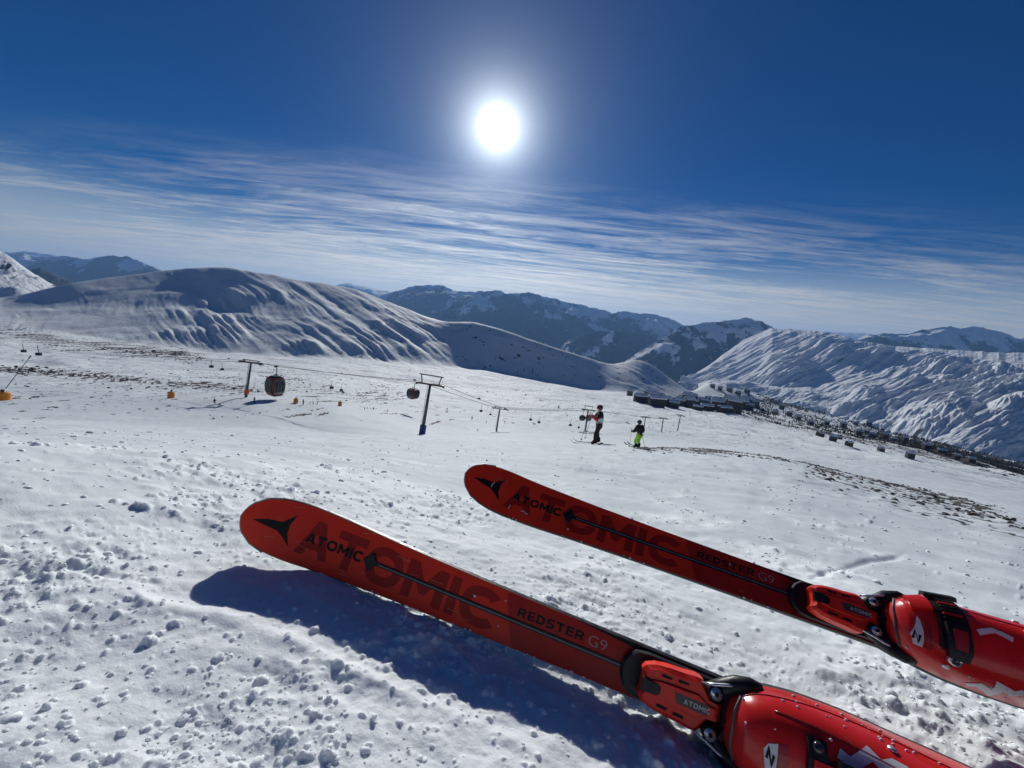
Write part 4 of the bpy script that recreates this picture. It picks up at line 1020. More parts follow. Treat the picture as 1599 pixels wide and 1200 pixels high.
G1 = at(431, 572.5, cab_z)
cable([at(-60, 527, 150), at(37, 541, 130), ARMS['a'][0]], .032, 'cable running left from the orange-footed lift tower', .004)
cable([at(-60, 531, 150), at(60, 546, 125), ARMS['a'][1], G1, ARMS['b'][0]], .032, 'cable carrying the big gondola cabin between two towers', .003)
cable([ARMS['a'][0], ARMS['b'][1]], .028, 'far-side cable between the orange-footed and blue-footed towers', .006)
cable([ARMS['b'][0], ARMS['c'][0], ARMS['d'][0], ARMS['e'][0], ARMS['f'][0], ARMS['g'][0]], .032, 'cable running down from the blue-footed tower, left strand', .006)
cable([ARMS['b'][1], ARMS['c'][1], ARMS['d'][1], ARMS['e'][1], ARMS['f'][1], ARMS['g'][1]], .032, 'cable running down from the blue-footed tower, right strand', .006)
cable([at(-60, 452, 420), at(90, 482, 430), at(330, 524, 440), at(470, 541, 450)], .075, 'upper cable strung across the face of the big white hill', .002)
cable([at(-60, 492, 400), at(120, 520, 410), at(330, 550, 420), at(480, 566, 430)], .06, 'lower cable strung below the face of the big white hill', .002)

def cabin_profile(z):  # half width and half depth over the height, bulging in the middle
    return float(np.interp(z, [0, .10, .22, .50, .62, .90, 1.0], [.40, .45, .47, .50, .50, .45, .41]))
def gondola(label, grip, W, Hc, hang, yaw, M_up=None):
    "origin at the grip; cabin W wide and Hc high hangs below"
    M_ = Matrix.Translation(grip) @ (M_up or Matrix.Identity(4)) @ Matrix.Rotation(yaw, 4, 'Z')
    root = thing('gondola_cabin', label, 'gondola', M_, 'gondola cabins on the lift')
    zt = -hang; zb = -hang - Hc
    bm = bmesh.new(); rings = []
    for q in (0, .04, .10, .22, .36, .50, .62, .78, .90, .96, 1.0):
        a = cabin_profile(q) * W; c = .16 * W; z = zb + Hc * q; ring = []
        for sx, sy in ((1, 1), (-1, 1), (-1, -1), (1, -1)):
            for k in range(3):
                t_ = math.pi / 4 * k; base = math.atan2(sy, sx) - math.pi / 4 + t_
                ring.append(bm.verts.new((sx * (a - c) + c * math.cos(base), sy * (a * .92 - c) + c * math.sin(base), z)))
        rings.append(ring)
    for a, b_ in zip(rings, rings[1:]):
        for i in range(12): bm.faces.new((a[i], a[(i + 1) % 12], b_[(i + 1) % 12], b_[i]))
    bm.faces.new(rings[0][::-1]); bm.faces.new(rings[-1])
    body = obj('cabin_body', bm, CAB_RED, root)
    def side_patch(nm, face, x0, x1, q0, q1, off, mat, parent):
        bm_ = bmesh.new(); R_ = []
        for q in np.linspace(q0, q1, 9):
            a = cabin_profile(q) * W; z = zb + Hc * q; row = []
            for x in (x0, x1):
                px_ = x * (a - .10 * W) / .4 
                p = Vector((px_, -(a * .92 + off), z)) if face % 2 == 0 else Vector((-(a + off), px_ * .92, z))
                if face >= 2: p = Vector((-p.x, -p.y, p.z))
                row.append(bm_.verts.new(p))
            R_.append(row)
        for r0, r1 in zip(R_, R_[1:]): bm_.faces.new((r0[0], r0[1], r1[1], r1[0]))
        g = bmesh.ops.solidify(bm_, geom=bm_.faces[:], thickness=.02)
        return obj(nm, bm_, mat, parent)
    for f_ in (0, 2):      # the two door sides: glazed doors with ski racks
        d_ = side_patch('door', f_, -.40, .40, .10, .92, .012, CAB_GREY, root)
        for x0, x1 in ((-.34, -.02), (.02, .34)): side_patch('window', f_, x0, x1, .22, .80, .035, GLASS, d_)
        for x in (-.36, -.13, .11, .34): side_patch('ski_rack', f_, x - .035, x + .035, .20, .84, .070, CAB_GREY, d_)
        side_patch('door_sill', f_, -.42, .42, .09, .15, .06, CAB_WHITE, d_)
    for f_ in (1, 3): side_patch('end_window', f_, -.38, .38, .16, .90, .03, GLASS, root)
    bm = bmesh.new(); box(bm, (0, 0, zt + .04 * Hc), (W * .66, W * .6, .09 * Hc), None, .7); obj('roof', bm, CAB_DARK, root)
    bm = bmesh.new(); box(bm, (0, -W * .05, zb - .03 * Hc), (W * .6, W * .66, .06 * Hc)); obj('underframe', bm, CAB_DARK, root)
    bm = bmesh.new(); tube(bm, [(0, 0, zt + .05 * Hc), (W * .07, 0, zt + .16 * Hc), (W * .07, 0, -hang * .22), (0, 0, -hang * .05)], W * .03, 8); obj('hanger', bm, LIFT, root)
    bm = bmesh.new(); box(bm, (0, 0, 0), (W * .26, W * .12, hang * .13), None, .8); obj('grip', bm, CAB_DARK, root)
    bm = bmesh.new(); tube(bm, [(-W * .24, 0, zt + .06 * Hc), (0, 0, zt + .20 * Hc), (W * .24, 0, zt + .06 * Hc)], W * .03, 6); obj('hanger_yoke', bm, CAB_DARK, root)
    return root
u1 = cab_z / F
tilt = up_frame(Vector((0, 0, 0)), Vector((.045, 0, 1)), 0)
gondola('big red and grey gondola cabin with dark windows, nearest on the lift', G1, 23 * u1, 27 * u1, 17.5 * u1, math.radians(66), tilt)
z2 = 96.; g2 = at(647.5, 593, z2); u2 = z2 / F
gondola('dark gondola cabin hanging beside the blue-footed lift tower', g2, 16.5 * u2, 14.5 * u2, 15 * u2, math.radians(-30), tilt)
bm = bmesh.new(); 
z3 = depth(ARMS['d'][0])
for x, y, lb in ((911.5, 641, 'left of two small gondola cabins by the tower behind the tall skier'), (921.5, 641, 'right of two small gondola cabins by the tower behind the tall skier')):
    gondola(lb, at(x, y, z3 * 1.02), 8.0 * z3 / F, 7.5 * z3 / F, 9 * z3 / F, math.radians(-35), tilt)
bm.free()
def chair(label, x, y, z, s_px):
    "y is the bottom of the seat"
    u = z / F; k = s_px * u
    M_ = Matrix.Translation(at(x, y, z)) @ Matrix.Rotation(.6, 4, 'Z')
    root = thing('lift_chair', label, 'lift chair', M_, 'small lift chairs hanging over the slope')
    bm = bmesh.new(); box(bm, (0, 0, k * .06), (k * .95, k * .42, k * .12)); obj('seat', bm, LIFT_D, root)
    bm = bmesh.new(); box(bm, (0, k * .24, k * .34), (k * .95, k * .10, k * .5)); obj('backrest', bm, LIFT_D, root)
    bm = bmesh.new(); tube(bm, [(0, k * .26, k * .3), (0, k * .26, k * 1.0), (0, 0, k * 1.35), (0, 0, k * 2.1)], k * .055, 6); obj('hanger', bm, LIFT_D, root)
    bm = bmesh.new(); tube(bm, [(-k * .45, k * .2, k * .3), (-k * .45, -k * .25, k * .38), (k * .45, -k * .25, k * .38), (k * .45, k * .2, k * .3)], k * .045, 5); obj('safety_bar', bm, LIFT_D, root)
    return root
for x, y, s_, lb in ((36.5, 550.5, 6.5, 'lift chair at far left, left one of the pair'), (60, 555.5, 7.5, 'lift chair at far left, right one of the pair'),
                    (330, 574.5, 6, 'small lift chair well left of the orange-footed tower'), (347, 578.5, 5, 'small lift chair close left of the orange-footed tower'),
                    (518, 607.5, 6, 'dark lift chair right of the big gondola cabin'), (533, 611, 5, 'pale lift chair right of the dark one by the gondola'),
                    (751.5, 643.5, 5, 'lift chair left of the thin dark tower'), (766, 648.5, 4, 'lower lift chair beside the thin dark tower'),
                    (829, 657, 5, 'lift chair in the middle of the slope, left of two'), (842, 661, 5, 'lift chair in the middle of the slope, right of two'),
                    (891, 665.5, 5, 'lift chair left of the tall skier'), (904, 669, 4, 'lift chair just behind the tall skier')):
    p = hit(x, y + 4); chair(lb, x, y, depth(p) * .86, s_)

# ------------------------------------------------------------------ snow lances with padded feet
def lance(label, x0, x1, y0, y1, tip=None, foot=None):
    p = hit((x0 + x1) / 2, y1); z = depth(p); u = z / F; w_ = (x1 - x0) * u; h_ = (y1 - y0) * u
    root = thing('snow_lance', label, 'snow lance', up_frame(at((x0 + x1) / 2, y1, z), at((x0 + x1) / 2 + .5, y0, z)), 'yellow padded snow-making lances')
    bm = bmesh.new(); o_ = [(w_ / 2 * math.cos(a) , w_ / 2 * math.sin(a)) for a in np.linspace(0, 2 * math.pi, 16, endpoint=False)]
    prism(bm, o_, -h_ * .15, h_, h_ * .12); obj('padded_foot', bm, PAD_Y, root)
    bm = bmesh.new(); tube(bm, [(0, 0, h_ * .9), (0, 0, h_ * 1.3)], w_ * .12, 8); obj('valve_post', bm, LIFT_D, root)
    if tip:
        a = root.matrix_world.inverted() @ at(*foot, z); b_ = root.matrix_world.inverted() @ at(*tip, z)
        bm = bmesh.new(); tube(bm, [a, a.lerp(b_, .5), b_], [w_ * .035, w_ * .030, w_ * .022], 6); obj('lance_pole', bm, LIFT, root)
        bm = bmesh.new(); tube(bm, [b_, b_ + (b_ - a).normalized() * w_ * .3], w_ * .05, 6); obj('nozzle', bm, LIFT_D, root)
    return root
lance('orange padded snow lance cut by the left edge, its pole leaning right', -6, 12, 612.5, 626, (45, 560), (9, 607))
lance('orange padded snow lance alone on the groomed slope at left', 262.5, 271.5, 612, 622, (280, 592), (269, 610))
lance('yellow padded snow lance right of the big gondola cabin', 458.5, 465, 622.5, 630)
lance('yellow padded snow lance farther right, beyond the row of dark figures', 528, 533.5, 627.5, 634)

# ------------------------------------------------------------------ people
SKIN = pmat('skin', (.42, .24, .17), .6)
P_BLACK = pmat('cloth_black', (.012, .012, .015), .8, var=.3, vscale=8)
P_NAVY = pmat('cloth_navy', (.018, .028, .06), .8, var=.3, vscale=8)
P_PALE = pmat('cloth_pale_blue', (.42, .52, .57), .75, var=.15, vscale=6)
P_RED = pmat('cloth_red', (.45, .03, .04), .75, var=.2, vscale=8)
P_GREEN = pmat('cloth_neon_green', (.42, .74, .03), .7, var=.12, vscale=8)
P_PLUM = pmat('cloth_plum', (.07, .025, .035), .8, var=.2, vscale=8)
SKI_Y = pmat('ski_yellow', (.50, .55, .16), .4, var=.1)
POLE = pmat('pole_metal', (.30, .31, .33), .35, metal=.6)
def skin_mesh(name, verts, edges, rad, mat, parent, sub=2, root_i=0):
    me_ = bpy.data.meshes.new(name); me_.from_pydata([tuple(v) for v in verts], edges, [])
    o_ = bpy.data.objects.new(name, me_); COL.objects.link(o_)
    o_.modifiers.new('skin', 'SKIN')
    sv = me_.skin_vertices[0].data
    for i, r_ in enumerate(rad):
        r2 = r_ if hasattr(r_, '__len__') else (r_, r_)
        sv[i].radius = r2; sv[i].use_root = (i == root_i)
    sb = o_.modifiers.new('sub', 'SUBSURF'); sb.levels = sub; sb.render_levels = sub
    dg = bpy.context.evaluated_depsgraph_get()
    m2 = bpy.data.meshes.new_from_object(o_.evaluated_get(dg)); bpy.data.objects.remove(o_); bpy.data.meshes.remove(me_)
    m2.name = name
    m2.polygons.foreach_set('use_smooth', [True] * len(m2.polygons))
    return link(name, m2, mat, parent)
def person(label, M_, J, mats, detail=True, group=None):
    "J: joints in metres, x forward, y to the left, z up"
    root = thing('person', label, 'person', M_, group)
    V = {k: Vector(v) for k, v in J.items()}
    names = ['pelvis', 'belly', 'chest', 'neck', 'chin', 'crown', 'shL', 'elL', 'wrL', 'haL', 'shR', 'elR', 'wrR', 'haR', 'hpL', 'knL', 'anL', 'toL', 'hpR', 'knR', 'anR', 'toR']
    ix = {n: i for i, n in enumerate(names)}
    E_ = [('pelvis', 'belly'), ('belly', 'chest'), ('chest', 'neck'), ('neck', 'chin'), ('chin', 'crown'), ('chest', 'shL'), ('shL', 'elL'), ('elL', 'wrL'), ('wrL', 'haL'), ('chest', 'shR'), ('shR', 'elR'), ('elR', 'wrR'), ('wrR', 'haR'),
          ('pelvis', 'hpL'), ('hpL', 'knL'), ('knL', 'anL'), ('anL', 'toL'), ('pelvis', 'hpR'), ('hpR', 'knR'), ('knR', 'anR'), ('anR', 'toR')]
    rad = dict(pelvis=(.13, .16), belly=(.115, .15), chest=(.12, .17), neck=.06, chin=(.085, .075), crown=(.09, .075), shL=.075, elL=.05, wrL=.038, haL=.035, shR=.075, elR=.05, wrR=.038, haR=.035,
               hpL=.095, knL=.065, anL=.05, toL=.045, hpR=.095, knR=.065, anR=.05, toR=.045)
    body = skin_mesh('body', [V[n] for n in names], [(ix[a], ix[b_]) for a, b_ in E_], [rad[n] for n in names], SKIN, root, 2 if detail else 1)
    def garment(nm, ns, es, grow, mat):
        i2 = {n: i for i, n in enumerate(ns)}
        rr = []
        for n in ns:
            r_ = rad[n]; r_ = r_ if hasattr(r_, '__len__') else (r_, r_); rr.append(tuple(q + grow for q in r_))
        return skin_mesh(nm, [V[n] for n in ns], [(i2[a], i2[b_]) for a, b_ in es], rr, mat, root, 2 if detail else 1)
    j_ = garment('jacket', ['pelvis', 'hpL', 'hpR', 'belly', 'chest', 'neck', 'shL', 'elL', 'wrL', 'shR', 'elR', 'wrR'], [('pelvis', 'hpL'), ('pelvis', 'hpR'), ('pelvis', 'belly'), ('belly', 'chest'), ('chest', 'neck'), ('chest', 'shL'), ('shL', 'elL'), ('elL', 'wrL'), ('chest', 'shR'), ('shR', 'elR'), ('elR', 'wrR')], .056, list(mats['jacket']))
    if len(mats['jacket']) > 1:
        zsplit = mats.get('split', 1.24)
        for p in j_.data.polygons:
            c = p.center
            near_arm = min((c - V['wrL']).length, (c - V['wrR']).length, ((V['elL'] + V['wrL']) / 2 - c).length) < .15
            p.material_index = 2 if (near_arm and len(mats['jacket']) > 2) else (1 if c.z < zsplit else 0)
    rad['pelvis'] = (.085, .12)
    garment('trousers', ['pelvis', 'hpL', 'knL', 'anL', 'hpR', 'knR', 'anR'], [('pelvis', 'hpL'), ('hpL', 'knL'), ('knL', 'anL'), ('pelvis', 'hpR'), ('hpR', 'knR'), ('knR', 'anR')], .028, mats['trousers'])
    hc = (V['chin'] + V['crown']) / 2 + Vector((0, 0, .025)); fw = Vector((math.cos(mats.get('look', 0)), math.sin(mats.get('look', 0)), 0))
    bm = bmesh.new(); g = bmesh.ops.create_uvsphere(bm, u_segments=14, v_segments=10, radius=.135)
    for v in list(bm.verts):
        if v.co.z < -.055 and v.co.dot(fw) > -.02: v.co = v.co * .62
        v.co = v.co + hc - fw * .012 + Vector((0, 0, .02))
    obj('helmet', bm, mats['hat'], root, True)
    if not detail: return root
    bm = bmesh.new(); R_ = []
    side = Vector((-fw.y, fw.x, 0))
    for a in np.linspace(-1.15, 1.15, 9):
        d_ = fw * math.cos(a) + side * math.sin(a)
        R_.append([bm.verts.new(hc + d_ * r_ + Vector((0, 0, z_))) for r_, z_ in ((.105, -.035), (.132, -.030), (.132, .022), (.105, .03))])
    for a, b_ in zip(R_, R_[1:]):
        for i in range(4): bm.faces.new((a[i], b_[i], b_[(i + 1) % 4], a[(i + 1) % 4]))
    obj('goggles', bm, pmat('goggle_lens', (.05, .03, .03), .1, coat=.6), root, True)
    bm = bmesh.new(); c = hc + fw * .10 + Vector((0, 0, -.055)); box(bm, c, (.03, .025, .04), None, .5); obj('nose', bm, SKIN, root)
    bm = bmesh.new(); c = hc + fw * .088 + Vector((0, 0, -.092)); box(bm, c, (.012, .045, .008)); obj('mouth', bm, pmat('lip', (.3, .12, .11), .6), root)
    for s_ in 'LR':
        w0, h0 = V['wr' + s_], V['ha' + s_]; d_ = (h0 - w0).normalized(); sd = d_.cross(Vector((0, 0, 1))); sd = sd.normalized() if sd.length > .05 else Vector((0, 1, 0)); dn_ = d_.cross(sd)
        vs_ = [w0, w0 + d_ * .05, w0 + d_ * .09]; es = [(0, 1), (1, 2)]; rr = [.045, .05, .042]
        for k, L_ in ((-1.5, .055), (-.5, .068), (.5, .064), (1.5, .05)):
            b0 = len(vs_); p0 = w0 + d_ * .09 + sd * .019 * k
            vs_ += [p0 + d_ * L_ * .5 + dn_ * .012, p0 + d_ * L_ * .75 + dn_ * .045]; rr += [.016, .014]; es += [(2, b0), (b0, b0 + 1)]
        b0 = len(vs_); vs_ += [w0 + d_ * .055 + sd * .055, w0 + d_ * .095 + sd * .065 + dn_ * .03]; rr += [.018, .015]; es += [(1, b0), (b0, b0 + 1)]
        skin_mesh('glove', vs_, es, rr, mats['glove'], root, 1)
        a0, t0 = V['an' + s_], V['to' + s_]
        fwd = (t0 - a0); fwd.z = 0; fwd.normalize()
        skin_mesh('ski_boot', [a0 + Vector((0, 0, .20)), a0 + Vector((0, 0, .02)), a0 + Vector((0, 0, -.04)) - fwd * .06, a0 + fwd * .19 + Vector((0, 0, -.045))], [(0, 1), (1, 2), (1, 3)], [.085, .082, .06, .055], mats['boot'], root, 1, 1)
    return root
def foot_matrix(x, y, z=None, h_px=60, H_=1.75, face=0.):
    p = hit(x, y); z = z or depth(p); p = at(x, y, z); k = h_px * z / F / H_
    return Matrix.Translation(p) @ Matrix.Rotation(face, 4, 'Z') @ Matrix.Scale(k, 4), k, z
Mt, kt, zt_ = foot_matrix(931, 694.5, None, 62.5, 1.78, math.radians(180))
JT = dict(pelvis=(-.02, 0, .94), belly=(-.03, 0, 1.10), chest=(-.01, 0, 1.32), neck=(.03, 0, 1.49), chin=(.07, 0, 1.58), crown=(.07, 0, 1.69),
          shL=(.02, .19, 1.41), elL=(.12, .25, 1.16), wrL=(.30, .16, 1.27), haL=(.38, .12, 1.31), shR=(.02, -.19, 1.41), elR=(.14, -.24, 1.17), wrR=(.34, -.14, 1.22), haR=(.42, -.10, 1.26),
          hpL=(-.01, .10, .88), knL=(.12, .12, .50), anL=(.10, .13, .13), toL=(.26, .14, .06), hpR=(-.01, -.10, .88), knR=(.00, -.12, .49), anR=(-.10, -.13, .13), toR=(.06, -.14, .06))
person('skier in pale jacket with black shoulders and black trousers, holding poles', Mt, JT, dict(jacket=(P_BLACK, P_PALE, P_RED), split=1.27, trousers=P_BLACK, hat=P_PLUM, glove=P_RED, boot=P_BLACK))
Mc, kc, zc_ = foot_matrix(995, 700.5, None, 44.5, 1.70, math.radians(120))
JC = dict(pelvis=(-.04, 0, .86), belly=(.0, 0, 1.02), chest=(.06, 0, 1.24), neck=(.10, 0, 1.40), chin=(.14, 0, 1.49), crown=(.14, 0, 1.60),
          shL=(.06, .19, 1.33), elL=(.10, .30, 1.08), wrL=(.28, .30, .98), haL=(.36, .29, .98), shR=(.06, -.19, 1.33), elR=(.02, -.31, 1.08), wrR=(.16, -.36, .94), haR=(.24, -.36, .92),
          hpL=(-.03, .10, .80), knL=(.12, .13, .46), anL=(.02, .13, .13), toL=(.20, .13, .06), hpR=(-.03, -.10, .80), knR=(.12, -.13, .46), anR=(.02, -.13, .13), toR=(.20, -.13, .06))
person('smaller skier in dark jacket and bright yellow-green trousers', Mc, JC, dict(jacket=(P_BLACK, P_BLACK), split=9, trousers=P_GREEN, hat=P_NAVY, glove=P_BLACK, boot=P_BLACK))
def worn_ski(Mp, a, side, length, mat, label, face=0.):
    c = Vector(a); root = thing('ski', label, 'ski', Mp @ Matrix.Translation((c.x, c.y, 0)), 'skis worn by the two skiers')
    bm = bmesh.new(); ss = np.linspace(-.5, .62, 16) * length; R_ = []
    for s in ss:
        w_ = .045 if abs(s) < .4 * length else .05; up = .0
        if s > .5 * length: up = (s - .5 * length) ** 2 * 3.0
        if s > .6 * length: w_ = .02
        R_.append([bm.verts.new((s, sg * w_, .012 + up + dz)) for sg, dz in ((-1, 0), (1, 0), (1, .012), (-1, .012))])
    for p, q in zip(R_, R_[1:]):
        for i in range(4): bm.faces.new((p[i], q[i], q[(i + 1) % 4], p[(i + 1) % 4]))
    bm.faces.new(R_[0]); bm.faces.new(R_[-1][::-1])
    obj('board', bm, mat, root)
    bm = bmesh.new(); box(bm, (.10, 0, .045), (.10, .07, .04)); box(bm, (-.20, 0, .045), (.12, .07, .05)); obj('binding', bm, BLACK, root)
    return root
worn_ski(Mt, (.10, .13, 0), 1, 1.75, SKI_Y, 'pale yellow ski under the tall skier, nearer one')
worn_ski(Mt, (-.06, -.13, 0), 1, 1.75, P_NAVY, 'dark ski under the tall skier, farther one')
worn_ski(Mc, (.05, .13, 0), 1, 1.45, P_BLACK, 'ski under the skier in yellow-green trousers, left foot')
worn_ski(Mc, (.05, -.13, 0), 1, 1.45, P_BLACK, 'ski under the skier in yellow-green trousers, right foot')
def pole(Mp, a, b_, label):
    a, b_ = Vector(a), Vector(b_); root = thing('ski_pole', label, 'ski pole', Mp @ Matrix.Translation(b_), 'ski poles of the two skiers'); v = a - b_; n_ = v.normalized()
    bm = bmesh.new(); tube(bm, [(0, 0, 0), v], .010, 6); obj('shaft', bm, POLE, root)
    bm = bmesh.new(); tube(bm, [v - n_ * .02, v + n_ * .11], .020, 8); obj('grip', bm, P_BLACK, root)
    bm = bmesh.new(); tube(bm, [n_ * .06, n_ * .075], .05, 10); obj('basket', bm, P_BLACK, root)
pole(Mt, (.44, -.10, 1.27), (.66, -.20, .05), 'ski pole of the tall skier, planted forward')
pole(Mt, (.40, .12, 1.32), (.58, .22, .26), 'ski pole of the tall skier, held across in front')
pole(Mc, (.36, .30, .98), (.20, .46, .02), 'ski pole beside the yellow-green trousers, left hand')
pole(Mc, (.24, -.37, .92), (-.14, -.52, .03), 'ski pole beside the yellow-green trousers, right hand')
# tiny skiers far off
JF = dict(JC)
far_people = [(335, 631.5, 9, P_NAVY, 'lone standing skier on the groomed slope left of the orange-footed tower'), (397, 629, 9, P_BLACK, 'leaning skier just right of the orange-footed tower'),
              (474, 633, 9.5, P_NAVY, 'skier standing at the left end of the dark row'), (484, 631.5, 4.5, P_BLACK, 'first low dark figure beside the standing skier of the row'), (489, 632, 4.5, P_BLACK, 'second low dark figure in the row right of the standing skier'), (495.5, 632, 4, P_BLACK, 'last low dark figure at the right end of the row'),
              (569, 641, 5, P_NAVY, 'tiny skier, left of three between the yellow lance and the blue-footed tower'), (583, 641, 5, P_NAVY, 'tiny skier, middle of three left of the blue-footed tower'), (605, 643.5, 4.5, P_NAVY, 'tiny skier, right of three left of the blue-footed tower'),
              (737, 656, 6, P_NAVY, 'tiny skier left of the thin dark tower, farthest left there'), (759, 661, 4, P_NAVY, 'tiny skier close beside the left of the thin dark tower'), (788, 661.5, 5, P_NAVY, 'tiny skier just right of the thin dark tower'), (746, 674, 4, P_NAVY, 'tiny skier below and left of the foot of the thin dark tower'),
              (872, 638.5, 5, P_NAVY, 'tiny skier high on the open slope above the tall skier, left'), (885, 651, 4, P_BLACK, 'tiny skier up the slope close left of the tall skier'), (698, 641, 4, P_NAVY, 'tiny skier just right of the blue-footed tower top'), (833, 664, 4, P_NAVY, 'tiny skier under the pair of chairs in mid slope')]
proto = None
for i, (x, y, hpx, mt_, lb) in enumerate(far_people):
    Mx, k_, z_ = foot_matrix(x, y, None, hpx, 1.70, random.uniform(0, 6))
    lb = lb or 'tiny dark figure of a skier far out on the snow slope'
    if proto is None: proto = person(lb, Mx, JF, dict(jacket=(P_NAVY,), trousers=P_BLACK, hat=P_BLACK), False, 'tiny skiers far out on the slope'); r_ = proto
    else:
        r_ = copy_tree(proto); r_.matrix_world = Mx; r_['label'] = lb

# ------------------------------------------------------------------ village
ROOF_SNOW = pmat('roof_snow', (.84, .86, .89), .8, var=.04, vscale=1, spec=.1)
HW = [pmat('house_wall_%s' % n_, c_, .85, var=.25, vscale=.4) for n_, c_ in (('brown', (.075, .05, .04)), ('dark', (.045, .042, .045)), ('stone', (.16, .145, .13)), ('ochre', (.20, .14, .09)), ('pale', (.36, .34, .32)))]
HWIN = pmat('house_window', (.03, .04, .055), .2, coat=.3)
ROOF_T = pmat('roof_tile', (.10, .055, .045), .8, var=.2, vscale=.5)
def house(kind, label):
    "unit house: about 1 wide, grows up +z, front towards -y"
    root = thing('house', label, 'house', None, 'houses of the ski village')
    w_, d_, h_, rp, wm, nwin = kind
    bm = bmesh.new(); box(bm, (0, 0, h_ / 2 - .1), (w_, d_, h_ + .2)); obj('wall', bm, wm, root)
    bm = bmesh.new(); ov = .05
    for sg in (-1, 1):
        a = [(-w_ / 2 - ov, sg * (d_ / 2 + ov), h_ + .003), (w_ / 2 + ov, sg * (d_ / 2 + ov), h_ + .003), (w_ / 2 + ov, 0, h_ + rp), (-w_ / 2 - ov, 0, h_ + rp)]
        lo_ = [bm.verts.new(p) for p in a]; hi = [bm.verts.new((p[0], p[1], p[2] + .045)) for p in a]
        bm.faces.new(lo_[::-1]); bm.faces.new(hi)
        for i in range(4): bm.faces.new((lo_[i], lo_[(i + 1) % 4], hi[(i + 1) % 4], hi[i]))
    rf = obj('roof', bm, ROOF_SNOW, root)
    bm = bmesh.new(); box(bm, (w_ * .2, -d_ * .12, h_ + rp), (.06, .06, .16)); obj('chimney', bm, HW[2], rf)
    for sg in (-1, 1):
        bm = bmesh.new(); v = [bm.verts.new(p) for p in ((sg * (w_ / 2 - .004), -d_ / 2, h_), (sg * (w_ / 2 - .004), d_ / 2, h_), (sg * (w_ / 2 - .004), 0, h_ + rp))]; bm.faces.new(v); obj('gable', bm, wm, root)
    rows = 2 if h_ > .55 else 1
    for r_ in range(rows):
        for k in range(nwin):
            bm = bmesh.new(); x = -w_ / 2 + w_ * (k + .5) / nwin; box(bm, (x, -d_ / 2 - .004, h_ * (.30 + .42 * r_) if rows == 2 else h_ * .55), (w_ / nwin * .42, .02, h_ * .2)); obj('window', bm, HWIN, root)
    bm = bmesh.new(); box(bm, (w_ * .05, -d_ / 2 - .03, h_ * .5), (w_ * .8, .06, .02)); obj('balcony', bm, HW[0], root)
    return root
KINDS = [((1, .8, .55, .20, HW[0], 4), 'small dark brown chalet with snow-covered roof'), ((1, .7, .70, .24, HW[1], 4), 'dark two-storey house under a snowy gable roof'),
         ((1, .5, .38, .12, HW[1], 6), 'long low dark building with snow on its roof'), ((1, .8, .62, .26, HW[2], 3), 'grey stone chalet with snow-covered roof'), ((1, .75, .6, .22, HW[3], 4), 'ochre-walled chalet with snowy roof')]
# photo x, base y, width, kind
HOUSES = [(1000, 629, 18, 2, 'long dark lodge at the left end of the village, uphill edge'), (1024, 635, 19, 2, 'second long dark lodge, just right of the leftmost one'), (983, 618, 9, 3, 'isolated grey chalet at the very left of the village')] + \
 [(x, y, w_, k, None) for x, y, w_, k in (
 (1012, 618, 9, 0), (1018, 623, 11, 3), (1031, 624, 9, 1), (1040, 634, 12, 1), (1048, 628, 10, 0), (1052, 637, 12, 1), (1061, 635, 12, 1), (1064, 628, 9, 3), (1071, 629, 11, 1), (1075, 637, 14, 1), (1080, 625, 10, 0), (1084, 633, 10, 1),
 (1089, 641, 14, 2), (1094, 628, 9, 4), (1097, 634, 11, 1), (1103, 642, 16, 2), (1106, 627, 10, 1), (1110, 634, 11, 0), (1118, 641, 14, 1), (1120, 629, 10, 1), (1126, 635, 11, 0), (1131, 644, 15, 2), (1135, 630, 10, 1), (1140, 637, 12, 1), (1146, 645, 15, 1), (1150, 632, 11, 1),
 (1157, 639, 13, 0), (1163, 631, 11, 1), (1168, 641, 13, 1), (1176, 635, 11, 1), (1112, 606, 6, 3), (1124, 610, 6, 4), (1138, 612, 7, 3), (1152, 617, 7, 1), (1101, 598, 5, 3), (1166, 614, 6, 1),
 (1280, 682, 11, 0), (1300, 689, 12, 1), (1310, 686, 9, 0), (1325, 697, 11, 0), (1340, 680, 10, 1), (1352, 677, 9, 0), (1362, 683, 10, 1), (1380, 684, 10, 4), (1395, 688, 9, 0), (1412, 690, 10, 1), (1375, 705, 10, 0), (1420, 716, 12, 1), (1265, 664, 10, 1), (1245, 656, 10, 3), (1232, 650, 9, 1), (1210, 648, 10, 4), (1290, 664, 9, 1), (1316, 668, 9, 1), (1335, 664, 8, 0), (1356, 666, 8, 1), (1445, 703, 10, 1), (1470, 709, 11, 0), (1492, 718, 11, 1), (1515, 722, 12, 0), (1220, 640, 9, 1))]
protos = {}; placed = []
hr = random.Random(5)
for x, y, w_, k, lb in HOUSES:
    p = hit(x, y)
    if p is None: continue
    kind, kl = KINDS[k]
    if k not in protos: protos[k] = house(kind, kl); h_ = protos[k]
    else: h_ = copy_tree(protos[k])
    s_ = w_ * depth(p) / F * hr.uniform(.95, 1.25) * (1 if x < 1190 else .68)
    az = math.atan2(p.x, p.y)
    h_.matrix_world = Matrix.Translation(p) @ Matrix.Rotation(-az * .5 + hr.uniform(-.45, .45), 4, 'Z') @ Matrix.Diagonal((s_, s_, s_ * hr.uniform(.9, 1.5), 1))
    placed.append((h_, x, y, k, lb))
ORD = ['leftmost', 'second', 'third', 'fourth', 'fifth', 'sixth', 'seventh', 'eighth', 'ninth', 'tenth', 'eleventh', 'twelfth', 'thirteenth', 'fourteenth', 'fifteenth', 'sixteenth']
SHORT = ['brown chalet', 'dark two-storey house', 'long low dark building', 'grey stone chalet', 'ochre-walled chalet']
